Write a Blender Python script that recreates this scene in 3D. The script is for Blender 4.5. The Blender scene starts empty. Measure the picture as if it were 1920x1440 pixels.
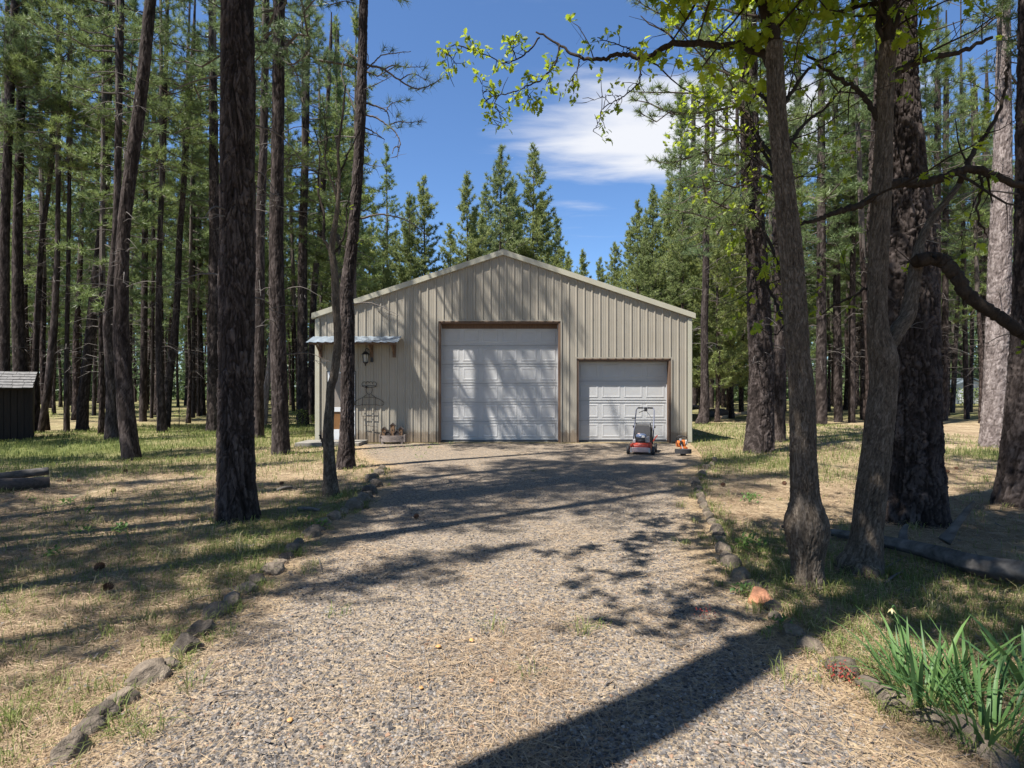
import bpy, bmesh, math, random
import numpy as np
from mathutils import Vector, Matrix
R = math.radians
PI = math.pi
scn = bpy.context.scene
COL = scn.collection

# ------------------------------------------------------------------ camera, sky, sun, exposure
CAM_H, FPX, HZ = 1.56, 1066.7, 730.0          # eye height, focal length and horizon row for the 1920 px wide photo
cam_d = bpy.data.cameras.new('camera')
cam = bpy.data.objects.new('camera', cam_d)
COL.objects.link(cam)
cam.location = (0, 0, CAM_H)
cam.rotation_euler = (PI / 2, 0, 0)
cam_d.lens = 20.0
cam_d.sensor_width = 36.0
cam_d.shift_y = 10.0 / 1920
cam_d.clip_end = 1000
cam_d.clip_start = 0.05
scn.camera = cam

SUN_FROM = Vector((-0.46, -0.32, 1.0)).normalized()
SUN_EL = math.asin(SUN_FROM.z)
SUN_ROT = math.atan2(SUN_FROM.x, SUN_FROM.y)

world = bpy.data.worlds.new("World")
scn.world = world
world.use_nodes = True
def build_world():
    nt = world.node_tree
    for n in list(nt.nodes):
        nt.nodes.remove(n)
    N = nt.nodes.new
    L = nt.links.new
    out = N('ShaderNodeOutputWorld')
    bg = N('ShaderNodeBackground')
    bg.inputs['Strength'].default_value = 0.070
    sky = N('ShaderNodeTexSky')
    sky.sky_type = 'NISHITA'
    sky.sun_disc = False
    sky.sun_elevation = SUN_EL
    sky.sun_rotation = SUN_ROT
    sky.altitude = 600
    sky.air_density = 1.0
    sky.dust_density = 0.4
    sky.ozone_density = 2.2
    # clouds on a flat layer: direction divided by its height
    tc = N('ShaderNodeTexCoord')
    sep = N('ShaderNodeSeparateXYZ')
    L(tc.outputs['Generated'], sep.inputs[0])
    def m(op, a, b=None, c=None):
        n = N('ShaderNodeMath'); n.operation = op
        for i, v in enumerate((a, b, c)):
            if v is None: continue
            if isinstance(v, (int, float)): n.inputs[i].default_value = v
            else: L(v, n.inputs[i])
        return n.outputs[0]
    zz = m('MAXIMUM', sep.outputs['Z'], 0.03)
    px = m('DIVIDE', sep.outputs['X'], zz)
    py = m('DIVIDE', sep.outputs['Y'], zz)
    cb = N('ShaderNodeCombineXYZ')
    L(px, cb.inputs[0]); L(py, cb.inputs[1])
    nz = N('ShaderNodeTexNoise')
    nz.inputs['Scale'].default_value = 2.6
    nz.inputs['Detail'].default_value = 7
    nz.inputs['Roughness'].default_value = 0.55
    nz.inputs['Distortion'].default_value = 0.25
    mp = N('ShaderNodeMapping')
    mp.inputs['Rotation'].default_value = (0, 0, R(-35))
    mp.inputs['Scale'].default_value = (0.55, 1.5, 1)
    L(cb.outputs[0], mp.inputs[0]); L(mp.outputs[0], nz.inputs['Vector'])
    # a bank of cloud to the right of the drive, thin streaks elsewhere
    dx = m('DIVIDE', m('SUBTRACT', px, 0.78), 0.95)
    dy = m('DIVIDE', m('SUBTRACT', py, 2.25), 0.62)
    d2 = m('SQRT', m('ADD', m('MULTIPLY', dx, dx), m('MULTIPLY', dy, dy)))
    bank = m('SUBTRACT', 1.0, d2)
    nz2 = N('ShaderNodeTexNoise')
    nz2.inputs['Scale'].default_value = 0.45
    nz2.inputs['Detail'].default_value = 2
    L(cb.outputs[0], nz2.inputs['Vector'])
    far = m('SUBTRACT', nz2.outputs['Fac'], 0.68)
    base = m('MAXIMUM', m('MULTIPLY', bank, 1.2), far)
    val = m('ADD', base, m('MULTIPLY', m('SUBTRACT', nz.outputs['Fac'], 0.5), 1.5))
    mr = N('ShaderNodeMapRange'); mr.interpolation_type = 'SMOOTHSTEP'
    mr.inputs['From Min'].default_value = 0.0
    mr.inputs['From Max'].default_value = 0.8
    mr.inputs['To Max'].default_value = 0.95
    L(val, mr.inputs['Value'])
    sat = N('ShaderNodeMix'); sat.data_type = 'RGBA'; sat.blend_type = 'MULTIPLY'
    sat.inputs['Factor'].default_value = 1.0
    sat.inputs[7].default_value = (0.80, 1.0, 1.22, 1)
    L(sky.outputs[0], sat.inputs[6])
    mix = N('ShaderNodeMix'); mix.data_type = 'RGBA'
    L(mr.outputs[0], mix.inputs['Factor'])
    L(sat.outputs[2], mix.inputs[6])
    mix.inputs[7].default_value = (6.0, 6.1, 6.4, 1)
    L(mix.outputs[2], bg.inputs['Color'])
    L(bg.outputs[0], out.inputs['Surface'])
build_world()

sun_d = bpy.data.lights.new('sun', 'SUN')
sun_d.energy = 5.0
sun_d.angle = R(0.55)
sun_d.color = (1.0, 0.955, 0.88)
sun = bpy.data.objects.new('sun', sun_d)
COL.objects.link(sun)
sun.location = SUN_FROM * 60
sun.rotation_euler = (-SUN_FROM).to_track_quat('-Z', 'Y').to_euler()

scn.view_settings.view_transform = 'Standard'
scn.view_settings.look = 'None'
scn.view_settings.exposure = 1.17
scn.view_settings.gamma = 1.0
scn.view_settings.use_curve_mapping = False
scn.render.engine = 'CYCLES'
cy = scn.cycles
cy.max_bounces = 6
cy.diffuse_bounces = 3
cy.glossy_bounces = 2
cy.transmission_bounces = 4
cy.transparent_max_bounces = 8
cy.use_denoising = True
cy.caustics_reflective = False
cy.caustics_refractive = False

# ------------------------------------------------------------------ helpers: tags
def tag(o, label=None, cat=None, group=None, kind=None):
    if label: o['label'] = label
    if cat: o['category'] = cat
    if group: o['group'] = group
    if kind: o['kind'] = kind
    return o

def thing(name, label, cat, loc=(0, 0, 0), rotz=0.0, group=None, scale=None):
    o = bpy.data.objects.new(name, None)
    o.empty_display_size = 0.2
    COL.objects.link(o)
    o.location = loc
    o.rotation_euler = (0, 0, rotz)
    if scale: o.scale = (scale,) * 3 if isinstance(scale, (int, float)) else scale
    return tag(o, label, cat, group)

def put(name, me, parent=None, loc=None):
    o = bpy.data.objects.new(name, me)
    COL.objects.link(o)
    if parent: o.parent = parent
    if loc is not None: o.location = loc
    return o

# ------------------------------------------------------------------ helpers: geometry in numpy
class MB:
    """collects verts, tris and quads and makes one mesh"""
    def __init__(s):
        s.V = []; s.T = []; s.Q = []; s.TM = []; s.QM = []; s.n = 0; s.A = []
    def add(s, V, T=None, Q=None, mat=0, a=None):
        V = np.asarray(V, dtype=np.float32).reshape(-1, 3)
        if T is not None and len(T):
            T = np.asarray(T, dtype=np.int64).reshape(-1, 3); s.T.append(T + s.n); s.TM.append(np.full(len(T), mat))
        if Q is not None and len(Q):
            Q = np.asarray(Q, dtype=np.int64).reshape(-1, 4); s.Q.append(Q + s.n); s.QM.append(np.full(len(Q), mat))
        s.V.append(V); s.n += len(V)
        s.A.append(np.zeros(len(V), np.float32) if a is None else np.broadcast_to(np.asarray(a, np.float32), (len(V),)))
        return s
    def box(s, c, size, rot=None, mat=0, bevel=0.0):
        bm = bmesh.new()
        bmesh.ops.create_cube(bm, size=1.0)
        for v in bm.verts:
            v.co = Vector((v.co.x * size[0], v.co.y * size[1], v.co.z * size[2]))
        if bevel > 0:
            bmesh.ops.bevel(bm, geom=list(bm.edges), offset=bevel, segments=2, profile=0.6, affect='EDGES')
        M = Matrix.Translation(c)
        if rot is not None:
            M = M @ (rot if isinstance(rot, Matrix) else Matrix.Rotation(rot, 4, 'Z'))
        bm.transform(M)
        return s.bm(bm, mat)
    def bm(s, bm, mat=0):
        bmesh.ops.triangulate(bm, faces=[f for f in bm.faces if len(f.verts) > 4])
        bm.verts.index_update()
        V = np.array([v.co[:] for v in bm.verts], dtype=np.float32)
        T = [[v.index for v in f.verts] for f in bm.faces if len(f.verts) == 3]
        Q = [[v.index for v in f.verts] for f in bm.faces if len(f.verts) == 4]
        bm.free()
        return s.add(V, T, Q, mat)
    def prism(s, poly, y0, y1, mat=0, axis='y'):
        """closed outline (x,z) swept from y0 to y1"""
        n = len(poly)
        bm = bmesh.new()
        def mk(p, y):
            return (p[0], y, p[1]) if axis == 'y' else ((y, p[0], p[1]) if axis == 'x' else (p[0], p[1], y))
        a = [bm.verts.new(mk(p, y0)) for p in poly]
        b = [bm.verts.new(mk(p, y1)) for p in poly]
        bm.faces.new(a[::-1]); bm.faces.new(b)
        for i in range(n):
            bm.faces.new((a[i], a[(i + 1) % n], b[(i + 1) % n], b[i]))
        bmesh.ops.recalc_face_normals(bm, faces=list(bm.faces))
        return s.bm(bm, mat)
    def tube(s, pts, rad, sides=8, cap=True, mat=0, a=None):
        V, Q, T = tube_np(pts, rad, sides, cap)
        return s.add(V, T, Q, mat, a)
    def cyl(s, p0, p1, r0, r1=None, sides=20, mat=0):
        return s.tube([p0, p1], [r0, r0 if r1 is None else r1], sides, True, mat)
    def lathe(s, prof, origin=(0, 0, 0), sides=24, mat=0, axis='z'):
        """prof: list of (r, h)"""
        n = len(prof)
        th = np.linspace(0, 2 * PI, sides, endpoint=False)
        V = []
        for r, h in prof:
            c, q = np.cos(th) * r, np.sin(th) * r
            hh = np.full(sides, h)
            V.append(np.stack([c, q, hh], 1) if axis == 'z' else (np.stack([hh, c, q], 1) if axis == 'x' else np.stack([c, hh, q], 1)))
        V = np.concatenate(V) + np.array(origin)
        Q = []
        for i in range(n - 1):
            for j in range(sides):
                k = (j + 1) % sides
                Q.append((i * sides + j, i * sides + k, (i + 1) * sides + k, (i + 1) * sides + j))
        return s.add(V, None, Q, mat)
    def mesh(s, name, mats, smooth=False, attr=None):
        V = np.concatenate(s.V) if s.V else np.zeros((0, 3), np.float32)
        T = np.concatenate(s.T) if s.T else np.zeros((0, 3), np.int64)
        Q = np.concatenate(s.Q) if s.Q else np.zeros((0, 4), np.int64)
        me = bpy.data.meshes.new(name)
        me.vertices.add(len(V))
        me.vertices.foreach_set('co', V.astype(np.float32).ravel())
        nl = len(T) * 3 + len(Q) * 4
        me.loops.add(nl)
        me.loops.foreach_set('vertex_index', np.concatenate([T.ravel(), Q.ravel()]).astype(np.int32))
        me.polygons.add(len(T) + len(Q))
        starts = np.concatenate([np.arange(len(T)) * 3, len(T) * 3 + np.arange(len(Q)) * 4]).astype(np.int32)
        me.polygons.foreach_set('loop_start', starts)
        mi = np.concatenate((s.TM or [np.zeros(0)]) + (s.QM or [np.zeros(0)])).astype(np.int32)
        me.polygons.foreach_set('material_index', mi)
        for m in (mats if isinstance(mats, (list, tuple)) else [mats]):
            me.materials.append(m)
        me.update(calc_edges=True)
        if smooth: me.shade_smooth()
        else: me.shade_flat()
        if attr:
            at = me.attributes.new(attr, 'FLOAT', 'POINT')
            at.data.foreach_set('value', np.concatenate(s.A).astype(np.float32))
        me.validate()
        return me
    def obj(s, name, mats, parent=None, smooth=False, attr=None, loc=None):
        return put(name, s.mesh(name, mats, smooth, attr), parent, loc)

def frames(P):
    P = np.asarray(P, float)
    n = len(P)
    T = np.gradient(P, axis=0)
    T /= np.linalg.norm(T, axis=1, keepdims=True) + 1e-9
    ref = np.array([1.0, 0, 0]) if abs(T[0][0]) < 0.8 else np.array([0, 1.0, 0])
    U = np.zeros_like(P)
    u = ref - T[0] * ref.dot(T[0])
    for i in range(n):
        u = u - T[i] * u.dot(T[i])
        u /= np.linalg.norm(u) + 1e-9
        U[i] = u
    W = np.cross(T, U)
    return T, U, W

def tube_np(pts, rad, sides=8, cap=True):
    P = np.asarray(pts, float)
    n = len(P)
    rad = np.broadcast_to(np.asarray(rad, float), (n,))
    T, U, W = frames(P)
    th = np.linspace(0, 2 * PI, sides, endpoint=False)
    ring = (np.cos(th)[None, :, None] * U[:, None, :] + np.sin(th)[None, :, None] * W[:, None, :])
    V = P[:, None, :] + ring * rad[:, None, None]
    V = V.reshape(-1, 3)
    i = np.arange(n - 1)[:, None]; j = np.arange(sides)[None, :]
    k = (j + 1) % sides
    Q = np.stack([i * sides + j, i * sides + k, (i + 1) * sides + k, (i + 1) * sides + j], -1).reshape(-1, 4)
    Tt = []
    if cap:
        V = np.concatenate([V, P[:1], P[-1:]])
        a, b = n * sides, n * sides + 1
        for q in range(sides):
            Tt.append((a, (q + 1) % sides, q))
            Tt.append((b, (n - 1) * sides + q, (n - 1) * sides + (q + 1) % sides))
    return V, Q, np.array(Tt, dtype=np.int64).reshape(-1, 3)

def spline(P, n):
    """Catmull-Rom through control points (any width), n samples"""
    P = np.asarray(P, float)
    m = len(P)
    if m == 2:
        t = np.linspace(0, 1, n)[:, None]
        return P[0] * (1 - t) + P[1] * t
    E = np.concatenate([2 * P[:1] - P[1:2], P, 2 * P[-1:] - P[-2:-1]])
    u = np.linspace(0, m - 1 - 1e-6, n)
    i = u.astype(int); t = (u - i)[:, None]
    p0, p1, p2, p3 = E[i], E[i + 1], E[i + 2], E[i + 3]
    return 0.5 * ((2 * p1) + (-p0 + p2) * t + (2 * p0 - 5 * p1 + 4 * p2 - p3) * t ** 2 + (-p0 + 3 * p1 - 3 * p2 + p3) * t ** 3)

def hash2(ix, iy, seed):
    h = (ix.astype(np.int64) * 374761393 + iy.astype(np.int64) * 668265263 + seed * 974634777) & 0x7fffffff
    h = ((h ^ (h >> 13)) * 1274126177) & 0x7fffffff
    h = h ^ (h >> 16)
    return (h & 0xffff) / 65535.0

def vnoise(x, y, seed=0):
    x = np.asarray(x, float); y = np.asarray(y, float)
    ix = np.floor(x); iy = np.floor(y)
    fx = x - ix; fy = y - iy
    fx = fx * fx * (3 - 2 * fx); fy = fy * fy * (3 - 2 * fy)
    a = hash2(ix, iy, seed); b = hash2(ix + 1, iy, seed)
    c = hash2(ix, iy + 1, seed); d = hash2(ix + 1, iy + 1, seed)
    return (a * (1 - fx) + b * fx) * (1 - fy) + (c * (1 - fx) + d * fx) * fy

def fbm(x, y, seed=0, octv=4):
    x = np.asarray(x, float); y = np.asarray(y, float)
    s = np.zeros(np.broadcast(x, y).shape); a = 0.5; t = 0
    for o in range(octv):
        s = s + a * vnoise(x * 2 ** o + 17.3 * o, y * 2 ** o - 9.1 * o, seed + o); t += a; a *= 0.5
    return s / t

def smooth01(e0, e1, x):
    t = np.clip((x - e0) / (e1 - e0), 0, 1)
    return t * t * (3 - 2 * t)

# ------------------------------------------------------------------ places
def drive_left(y):
    return np.interp(y, [-8, 2.5, 5, 8.3, 10.5, 11.6, 13, 16.6], [-2.1, -2.03, -2.12, -2.2, -2.4, -2.75, -3.6, -4.6])
def drive_right(y):
    return np.interp(y, [-8, 2.5, 4, 5.2, 6.3, 8, 10, 13, 16.6], [2.05, 1.95, 1.92, 2.0, 2.28, 2.75, 3.25, 4.4, 5.2])

def hgt(x, y):
    """lie of the land: nearly flat, a little uneven off the drive"""
    x = np.asarray(x, float); y = np.asarray(y, float)
    off = np.clip(np.maximum(drive_left(y) - x, x - drive_right(y)), 0, 4) / 4
    off = off * smooth01(-0.0, 1.0, np.abs(y - 19.5) / 9 + np.clip(np.abs(x) - 5, 0, 9) / 4)
    h = (fbm(x * 0.22 + 5, y * 0.22, 3, 3) - 0.5) * 0.30 * off + (fbm(x * 1.3, y * 1.3, 8, 2) - 0.5) * 0.07 * np.clip(off * 3, 0, 1)
    return h

def G(px, py):
    """ground point seen at a photo pixel"""
    D = CAM_H * FPX / (py - HZ)
    return ((px - 960) / FPX * D, D)
def W(px, py, D):
    return np.array([(px - 960) / FPX * D, D, CAM_H + (HZ - py) / FPX * D])
def base_D(py):
    return CAM_H * FPX / (py - HZ)

# ------------------------------------------------------------------ materials
def newmat(name):
    m = bpy.data.materials.new(name)
    m.use_nodes = True
    nt = m.node_tree
    return m, nt, nt.nodes['Principled BSDF'], nt.nodes['Material Output']

def ramp(nt, fac, stops):
    n = nt.nodes.new('ShaderNodeValToRGB')
    el = n.color_ramp.elements
    while len(el) < len(stops): el.new(0.5)
    for e, (p, c) in zip(el, stops):
        e.position = p; e.color = (*c, 1)
    nt.links.new(fac, n.inputs[0])
    return n.outputs[0]

def noise(nt, scale, detail=4, rough=0.55, vec=None, stretch=None, dist=0.0):
    n = nt.nodes.new('ShaderNodeTexNoise')
    n.inputs['Scale'].default_value = scale
    n.inputs['Detail'].default_value = detail
    n.inputs['Roughness'].default_value = rough
    n.inputs['Distortion'].default_value = dist
    if vec is None:
        vec = nt.nodes.new('ShaderNodeTexCoord').outputs['Object']
    if stretch:
        mp = nt.nodes.new('ShaderNodeMapping')
        mp.inputs['Scale'].default_value = stretch
        nt.links.new(vec, mp.inputs[0]); vec = mp.outputs[0]
    nt.links.new(vec, n.inputs['Vector'])
    return n.outputs['Fac']

def mixc(nt, fac, a, b, mode='MIX'):
    n = nt.nodes.new('ShaderNodeMix'); n.data_type = 'RGBA'; n.blend_type = mode
    for sock, v in ((n.inputs['Factor'], fac), (n.inputs[6], a), (n.inputs[7], b)):
        if isinstance(v, (int, float)): sock.default_value = v
        elif isinstance(v, tuple): sock.default_value = (*v, 1) if len(v) == 3 else v
        else: nt.links.new(v, sock)
    return n.outputs[2]

def bump(nt, bsdf, h, strength=0.5, dist=0.02):
    b = nt.nodes.new('ShaderNodeBump')
    b.inputs['Strength'].default_value = strength
    b.inputs['Distance'].default_value = dist
    nt.links.new(h, b.inputs['Height'])
    nt.links.new(b.outputs[0], bsdf.inputs['Normal'])

def attr(nt, name):
    n = nt.nodes.new('ShaderNodeAttribute'); n.attribute_name = name
    return n.outputs['Fac']

def simple(name, col, rough=0.6, metal=0.0, var=0.12, scale=6.0, bmp=0.0, spec=0.5, stretch=None):
    m, nt, b, o = newmat(name)
    f = noise(nt, scale, 5, 0.6, stretch=stretch)
    lo = tuple(c * (1 - var) for c in col); hi = tuple(min(1, c * (1 + var)) for c in col)
    nt.links.new(ramp(nt, f, [(0.3, lo), (0.7, hi)]), b.inputs['Base Color'])
    b.inputs['Roughness'].default_value = rough
    b.inputs['Metallic'].default_value = metal
    b.inputs['Specular IOR Level'].default_value = spec
    if bmp: bump(nt, b, f, bmp, 0.01)
    return m

def mat_bark(name, deep, mid, plate, scale=1.0):
    m, nt, b, o = newmat(name)
    at = attr(nt, 'bark')
    n1 = noise(nt, 9 * scale, 6, 0.65, stretch=(1, 1, 0.35))
    n2 = noise(nt, 40 * scale, 4, 0.7, stretch=(1, 1, 0.4))
    add = nt.nodes.new('ShaderNodeMath'); add.operation = 'MULTIPLY_ADD'
    nt.links.new(n1, add.inputs[0]); add.inputs[1].default_value = 0.7; nt.links.new(at, add.inputs[2])
    sub = nt.nodes.new('ShaderNodeMath'); sub.operation = 'SUBTRACT'
    nt.links.new(add.outputs[0], sub.inputs[0]); sub.inputs[1].default_value = 0.3
    c = ramp(nt, sub.outputs[0], [(0.0, deep), (0.45, mid), (1.0, plate)])
    c = mixc(nt, 0.55, c, ramp(nt, n2, [(0.3, (0.55, 0.52, 0.5)), (0.7, (1.35, 1.3, 1.28))]), 'MULTIPLY')
    nt.links.new(c, b.inputs['Base Color'])
    b.inputs['Roughness'].default_value = 0.95
    b.inputs['Specular IOR Level'].default_value = 0.15
    bump(nt, b, n2, 0.9, 0.012)
    return m

def mat_far_bark(name, deep, plate):
    m, nt, b, o = newmat(name)
    v = nt.nodes.new('ShaderNodeTexVoronoi'); v.feature = 'DISTANCE_TO_EDGE'; v.inputs['Scale'].default_value = 9
    tc = nt.nodes.new('ShaderNodeTexCoord')
    mp = nt.nodes.new('ShaderNodeMapping'); mp.inputs['Scale'].default_value = (1, 1, 0.35)
    nt.links.new(tc.outputs['Object'], mp.inputs[0]); nt.links.new(mp.outputs[0], v.inputs['Vector'])
    n2 = noise(nt, 14, 5, 0.7, stretch=(1, 1, 0.4))
    c = ramp(nt, v.outputs['Distance'], [(0.0, deep), (0.22, plate)])
    c = mixc(nt, 0.6, c, ramp(nt, n2, [(0.3, (0.5, 0.48, 0.46)), (0.7, (1.4, 1.35, 1.3))]), 'MULTIPLY')
    oi = nt.nodes.new('ShaderNodeObjectInfo')
    c = mixc(nt, 1.0, c, ramp(nt, oi.outputs['Random'], [(0, (0.7, 0.66, 0.66)), (1, (1.3, 1.25, 1.2))]), 'MULTIPLY')
    nt.links.new(c, b.inputs['Base Color'])
    b.inputs['Roughness'].default_value = 0.95
    b.inputs['Specular IOR Level'].default_value = 0.15
    bump(nt, b, v.outputs['Distance'], 1.0, 0.05)
    return m

def mat_leaf(name, dark, light, trans=0.35, rough=0.5, per_tree=0.25, dry=None):
    """thin leaves and needles: colour varies per piece, per clump and per plant"""
    m, nt, b, o = newmat(name)
    geo = nt.nodes.new('ShaderNodeNewGeometry')
    oi = nt.nodes.new('ShaderNodeObjectInfo')
    at = attr(nt, 'tone')
    mx = nt.nodes.new('ShaderNodeMath'); mx.operation = 'MULTIPLY_ADD'
    nt.links.new(geo.outputs['Random Per Island'], mx.inputs[0]); mx.inputs[1].default_value = 0.4
    m2 = nt.nodes.new('ShaderNodeMath'); m2.operation = 'MULTIPLY'
    nt.links.new(at, m2.inputs[0]); m2.inputs[1].default_value = 0.6
    nt.links.new(m2.outputs[0], mx.inputs[2])
    stops = [(0.0, dark), (0.9, light)]
    if dry: stops = [(0.0, dark), (0.86, light), (0.93, dry)]
    c = ramp(nt, mx.outputs[0], stops)
    c = mixc(nt, 1.0, c, ramp(nt, oi.outputs['Random'], [(0, (1 - per_tree, 1 - per_tree * 0.8, 1 - per_tree * 0.3)), (1, (1 + per_tree, 1 + per_tree * 0.7, 1 - per_tree * 0.3))]), 'MULTIPLY')
    nt.links.new(c, b.inputs['Base Color'])
    b.inputs['Roughness'].default_value = rough
    b.inputs['Specular IOR Level'].default_value = 0.3
    tr = nt.nodes.new('ShaderNodeBsdfTranslucent')
    nt.links.new(c, tr.inputs['Color'])
    ms = nt.nodes.new('ShaderNodeMixShader'); ms.inputs[0].default_value = trans
    nt.links.new(b.outputs[0], ms.inputs[1]); nt.links.new(tr.outputs[0], ms.inputs[2])
    nt.links.new(ms.outputs[0], o.inputs['Surface'])
    return m

M = {}
M['pine_bark'] = mat_bark('pine_bark', (0.009, 0.007, 0.0065), (0.032, 0.025, 0.023), (0.108, 0.089, 0.083))
M['grey_bark'] = mat_bark('grey_pine_bark', (0.05, 0.04, 0.038), (0.15, 0.125, 0.12), (0.34, 0.30, 0.29))
M['oak_bark'] = mat_bark('oak_bark', (0.03, 0.023, 0.018), (0.085, 0.069, 0.054), (0.185, 0.155, 0.125), 1.8)
M['far_bark'] = mat_far_bark('far_pine_bark', (0.016, 0.012, 0.011), (0.068, 0.054, 0.05))
M['twig'] = simple('twig_bark', (0.085, 0.068, 0.058), 0.9, var=0.3, scale=20)
M['dead_twig'] = simple('dead_twig_bark', (0.115, 0.10, 0.09), 0.9, var=0.35, scale=20)
M['needle'] = mat_leaf('pine_needles', (0.074, 0.126, 0.050), (0.25, 0.315, 0.125), 0.40, 0.45, 0.22, dry=(0.19, 0.10, 0.05))
M['young_needle'] = mat_leaf('young_pine_needles', (0.13, 0.18, 0.062), (0.37, 0.41, 0.15), 0.40, 0.45, 0.2)
M['oak_leaf'] = mat_leaf('young_oak_leaves', (0.15, 0.235, 0.02), (0.43, 0.50, 0.04), 0.6, 0.45, 0.08)
M['grass'] = mat_leaf('grass_blades', (0.06, 0.105, 0.026), (0.25, 0.28, 0.085), 0.4, 0.6, 0.0, dry=(0.50, 0.42, 0.25))
M['dry_litter'] = mat_leaf('dry_needles', (0.15, 0.092, 0.055), (0.50, 0.375, 0.245), 0.15, 0.7, 0.0)
M['iris'] = mat_leaf('iris_leaves', (0.032, 0.090, 0.030), (0.125, 0.225, 0.075), 0.35, 0.45, 0.15)
M['weed'] = mat_leaf('weed_leaves', (0.06, 0.13, 0.03), (0.16, 0.26, 0.07), 0.4, 0.5, 0.15)
M['shrub'] = mat_leaf('shrub_leaves', (0.10, 0.15, 0.03), (0.28, 0.33, 0.08), 0.4, 0.5, 0.15)
M['redweed'] = mat_leaf('red_weed_leaves', (0.22, 0.03, 0.025), (0.42, 0.09, 0.07), 0.35, 0.5, 0.1)

# ------------------------------------------------------------------ the ground
def mat_ground():
    m, nt, b, o = newmat('forest_floor')
    g = attr(nt, 'green')
    a1 = noise(nt, 0.9, 5, 0.6)
    a2 = noise(nt, 7, 6, 0.7)
    a3 = noise(nt, 60, 4, 0.8)
    a4 = noise(nt, 170, 2, 0.8)
    lit = ramp(nt, a2, [(0.25, (0.15, 0.105, 0.068)), (0.5, (0.34, 0.265, 0.172)), (0.72, (0.50, 0.415, 0.29))])
    duff = ramp(nt, a3, [(0.3, (0.095, 0.064, 0.042)), (0.7, (0.28, 0.20, 0.126))])
    c = mixc(nt, ramp(nt, a1, [(0.42, (0, 0, 0)), (0.62, (0.7, 0.7, 0.7))]), lit, duff)
    grn = ramp(nt, a2, [(0.25, (0.05, 0.08, 0.018)), (0.75, (0.18, 0.20, 0.06))])
    ad = nt.nodes.new('ShaderNodeMath'); ad.operation = 'ADD'
    nt.links.new(g, ad.inputs[0])
    sb = nt.nodes.new('ShaderNodeMath'); sb.operation = 'MULTIPLY_ADD'
    nt.links.new(a3, sb.inputs[0]); sb.inputs[1].default_value = 0.9; sb.inputs[2].default_value = -0.45
    nt.links.new(sb.outputs[0], ad.inputs[1])
    c = mixc(nt, ramp(nt, ad.outputs[0], [(0.35, (0, 0, 0)), (0.75, (0.85, 0.85, 0.85))]), c, grn)
    c = mixc(nt, 0.7, c, ramp(nt, a4, [(0.3, (0.55, 0.52, 0.5)), (0.7, (1.4, 1.38, 1.3))]), 'MULTIPLY')
    nt.links.new(c, b.inputs['Base Color'])
    b.inputs['Roughness'].default_value = 1.0
    b.inputs['Specular IOR Level'].default_value = 0.1
    bump(nt, b, a3, 0.8, 0.03)
    return m

def green_at(x, y):
    """how grassy the floor is, 0..1"""
    g = 0.30 * fbm(x * 0.5, y * 0.5, 21, 4) + 0.25 * fbm(x * 1.7, y * 1.7, 31, 3) + 0.0
    def blob(cx, cy, rx, ry, a):
        return a * np.exp(-(((x - cx) / rx) ** 2 + ((y - cy) / ry) ** 2))
    g = g + blob(-13, 15, 5, 2.3, 0.6) + blob(-10, 21, 14, 5, 0.40) + blob(8, 19, 6, 4, 0.22) + blob(13, 13, 4, 1.2, 0.5)
    g = g + blob(3.4, 4.4, 1.3, 1.4, 0.45) + blob(3.6, 3.2, 1.6, .8, 0.45) + blob(-2.6, 6.0, 0.5, 2.5, 0.35) + blob(5.3, 12.5, 1.5, 2, 0.42)
    g = g + blob(2.6, 5.6, 0.5, 1.0, 0.3) + blob(-6, 13.0, 3, 1.2, 0.25) + blob(-8.5, 11, 3, 1, .15)
    g = g + 0.35 * smooth01(20, 34, y) + blob(-6.5, 10, 4, 3, .12) + blob(-4, 5.5, 1.6, 2.5, .12)
    return np.clip(g, 0, 1)

def axis_lines(lo, hi, fine_lo, fine_hi, fine, coarse_growth=1.18):
    a = list(np.arange(fine_lo, fine_hi + 1e-6, fine))
    s = fine; v = fine_hi
    while v < hi:
        s *= coarse_growth; v += s; a.append(v)
    s = fine; v = fine_lo
    while v > lo:
        s *= coarse_growth; v -= s; a.insert(0, v)
    return np.array(a)

def build_ground():
    xs = axis_lines(-420, 420, -10, 10, 0.16)
    ys = axis_lines(-160, 520, 1.5, 18, 0.16)
    X, Y = np.meshgrid(xs, ys)
    Z = hgt(X, Y)
    nx, ny = len(xs), len(ys)
    V = np.stack([X, Y, Z], -1).reshape(-1, 3)
    i = np.arange(ny - 1)[:, None]; j = np.arange(nx - 1)[None, :]
    Q = np.stack([i * nx + j, i * nx + j + 1, (i + 1) * nx + j + 1, (i + 1) * nx + j], -1).reshape(-1, 4)
    mb = MB(); mb.add(V, None, Q, 0, green_at(V[:, 0], V[:, 1]))
    tag(mb.obj('ground', mat_ground(), smooth=True, attr='green'), kind='structure')
build_ground()

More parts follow.
